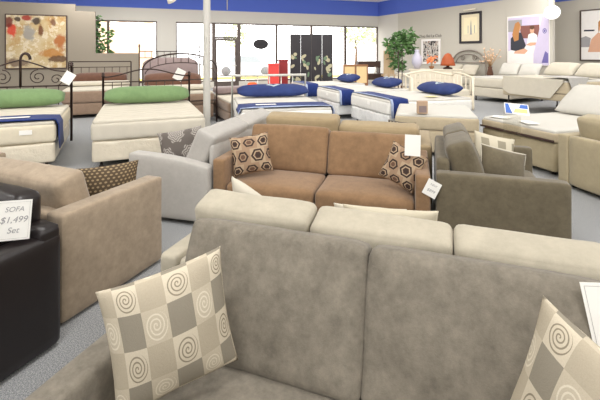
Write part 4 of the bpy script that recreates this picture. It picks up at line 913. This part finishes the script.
# nightstand with dried flowers
p = wall_pt(5.42, 0.42)
ns = thing('nightstand', 'small cream nightstand between the two wall beds', 'nightstand', (p.x, p.y, 0), -61.6); obj('body', box(-0.2, 0.2, -0.2, 0.2, 0.08, 0.66, 0.008), 'antique', ns, False); obj('drawer', box(-0.17, 0.17, -0.212, -0.2, 0.42, 0.6, 0.004), 'antique', ns, False)
for sx in (-1, 1):
    for sy in (-1, 1): obj('leg', box(sx * 0.16 - 0.02, sx * 0.16 + 0.02, sy * 0.16 - 0.02, sy * 0.16 + 0.02, 0, 0.08), 'antique', ns, False)
df = thing('dried_bouquet', 'vase of dried peach stems beside the couple poster', 'flowers', (p.x, p.y, 0.662)); obj('vase', lathe([(0.07, 0), (0.12, 0.15), (0.07, 0.36), (0.09, 0.42)], 16), 'mocha_dark', df)
bm = new(); bt = new()
for _ in range(34):
    a, l = rnd.uniform(0, 2*PI), rnd.uniform(0.1, 0.36); e = (l * math.cos(a), l * math.sin(a), rnd.uniform(0.6, 1.1)); add_tube(bt, [(0, 0, 0.38), (e[0] * 0.5, e[1] * 0.5, 0.6 + 0.1 * rnd.random()), e], 0.006, 4); bmesh.ops.create_icosphere(bm, subdivisions=1, radius=0.03, matrix=T(*e))
obj('stems', bt, 'dried', df); obj('blossoms', bm, 'blossom', df)
# twin pole stand
sp = thing('display_stand', 'thin dark twin pole stand rising behind the navy pillow', 'stand', (2.72, 10.85, 0), 0)
for sx in (-1, 1): obj('pole', tube([(sx * 0.05, 0, 0.02), (sx * 0.05, 0, 1.62)], 0.012, 8), 'iron', sp)
obj('base', box(-0.14, 0.14, -0.12, 0.12, 0, 0.02, 0.004), 'iron', sp, False); obj('crossbar', tube([(-0.05, 0, 1.6), (0.05, 0, 1.6)], 0.012), 'iron', sp)
# hung oval sign in the window
ov = thing('oval_sign', 'dark oval sign hanging inside the shop window by the door', 'sign'); s = spx(260.5); p = BW0 + BD * s - Vector((-BD.y, BD.x)) * 0.06
ov.location = (p.x, p.y, 2.02); ov.rotation_euler = (0, 0, R(19)); bm = new(); e = ell(0, 0, 0.37, 0.24, 28)
obj('plate', prism(e, -0.012, 0.012), 'black', ov, False)
for sx in (-1, 1): obj('cord', tube([(sx * 0.2, 0, 0.2), (sx * 0.2, 0, 1.0)], 0.004, 5), 'black', ov)
# ceiling spot and pipe
sl = thing('spotlight', 'small white spotlight hanging before the blue band', 'lamp', (-4.20, 12.8, 0)); obj('stem', tube([(0, 0, 3.42), (0, 0, H_CEIL)], 0.012), 'whitemetal', sl)
obj('lamp_head', xf(lathe([(0.05, 0), (0.10, 0.05), (0.15, 0.22), (0.13, 0.23)], 16), T(0, 0, 3.42) @ RY(150)), 'whitemetal', sl)
s = spx(227); p = BW0 + BD * s - Vector((-BD.y, BD.x)) * 0.06
o = obj('conduit_pipe', tube([(p.x, p.y, 3.6), (p.x, p.y, H_CEIL - 0.01)], 0.02), 'whitemetal'); tag(o, 'thin white conduit running down the blue band above the door', 'pipe')

# ------------------------------------------------------------------ outside things
car = thing('car', 'pale saloon car parked outside beyond the shop window', 'car', (-4.0, 29.5, 0), 8)
prof = [(-2.2, 0.3), (2.2, 0.3), (2.25, 0.75), (1.4, 0.92), (0.8, 1.42), (-0.8, 1.45), (-1.5, 1.0), (-2.2, 0.9)]
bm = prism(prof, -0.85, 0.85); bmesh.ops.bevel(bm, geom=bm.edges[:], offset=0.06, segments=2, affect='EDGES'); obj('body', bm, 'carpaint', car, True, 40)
obj('side_window', prism([(-1.2, 0.98), (1.15, 0.95), (0.72, 1.36), (-0.75, 1.38)], -0.862, -0.85), 'tint', car, False)
for x in (-1.4, 1.4):
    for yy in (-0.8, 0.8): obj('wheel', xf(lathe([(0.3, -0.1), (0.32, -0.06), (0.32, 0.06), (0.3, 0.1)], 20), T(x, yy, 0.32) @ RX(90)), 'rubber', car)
for i, (x, yy, lab) in enumerate(((4.6, 33, 'pale green street tree outside, beyond the folding screen'), (7.5, 37, 'pale green street tree outside, beyond the easel'), (-6.5, 40, 'street tree outside, beyond the glass door'))):
    tt = thing('street_tree', lab, 'tree', (x, yy, 0), 0, 'street trees outside'); obj('trunk', tube([(0, 0, -0.02), (0.05, 0, 1.6), (0, 0.05, 3)], [0.14, 0.11, 0.08], 8), 'trunk', tt)
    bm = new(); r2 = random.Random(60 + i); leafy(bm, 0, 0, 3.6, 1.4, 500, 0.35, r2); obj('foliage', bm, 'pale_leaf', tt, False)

# ------------------------------------------------------------------ light, sky, camera
w = bpy.data.worlds.new('bright_overcast'); SC.world = w; w.use_nodes = True
bg = w.node_tree.nodes['Background']; bg.inputs[0].default_value = (1.0, 0.99, 0.97, 1); bg.inputs[1].default_value = 5.0
def area(x, y, z, sx, sy, power, col=(1, 0.98, 0.955), name='ceiling_and_fill_light', tilt=0):
    l = bpy.data.lights.new(name, 'AREA'); l.shape = 'RECTANGLE'; l.size = sx; l.size_y = sy; l.energy = power; l.color = col
    o = bpy.data.objects.new(name, l); COL.objects.link(o); o.location = (x, y, z); o.rotation_euler = (R(tilt), 0, R(0))
for yy, pw, tilt in ((-10.5, 34, 48), (-7.5, 30, 48), (-4.5, 28, 42), (-0.3, 74, 0), (2.4, 62, 32), (5.6, 56, 38), (9.0, 50, 32), (12.4, 50, 15), (15.2, 48, 0)):  # rows behind the camera are added frontal fill; tilted rows brighten bed fronts
    for ix in range(-2, 4):
        x = ix * 3.6 - 1.0 + yy * 0.12
        if yy > 13 and x > 7.5: continue
        if yy > 12 and x < -7: continue
        area(x, yy, H_CEIL - 0.45, 1.25, 0.65, pw, tilt=tilt)
cam = bpy.data.cameras.new('camera'); co = bpy.data.objects.new('camera', cam); COL.objects.link(co)
co.location = (0, 0, 1.55); co.rotation_euler = (PI / 2, 0, 0); cam.sensor_width = 36; cam.lens = 24.0; cam.shift_y = -146 / 600.0; cam.clip_end = 300; cam.clip_start = 0.02
SC.camera = co
SC.view_settings.view_transform = 'Standard'; SC.view_settings.look = 'None'; SC.view_settings.gamma = 1.0; SC.view_settings.exposure = 0.0; SC.view_settings.use_curve_mapping = False
SC.cycles.max_bounces = 6; SC.cycles.diffuse_bounces = 4; SC.cycles.transparent_max_bounces = 12
SC.cycles.caustics_reflective = False; SC.cycles.caustics_refractive = False
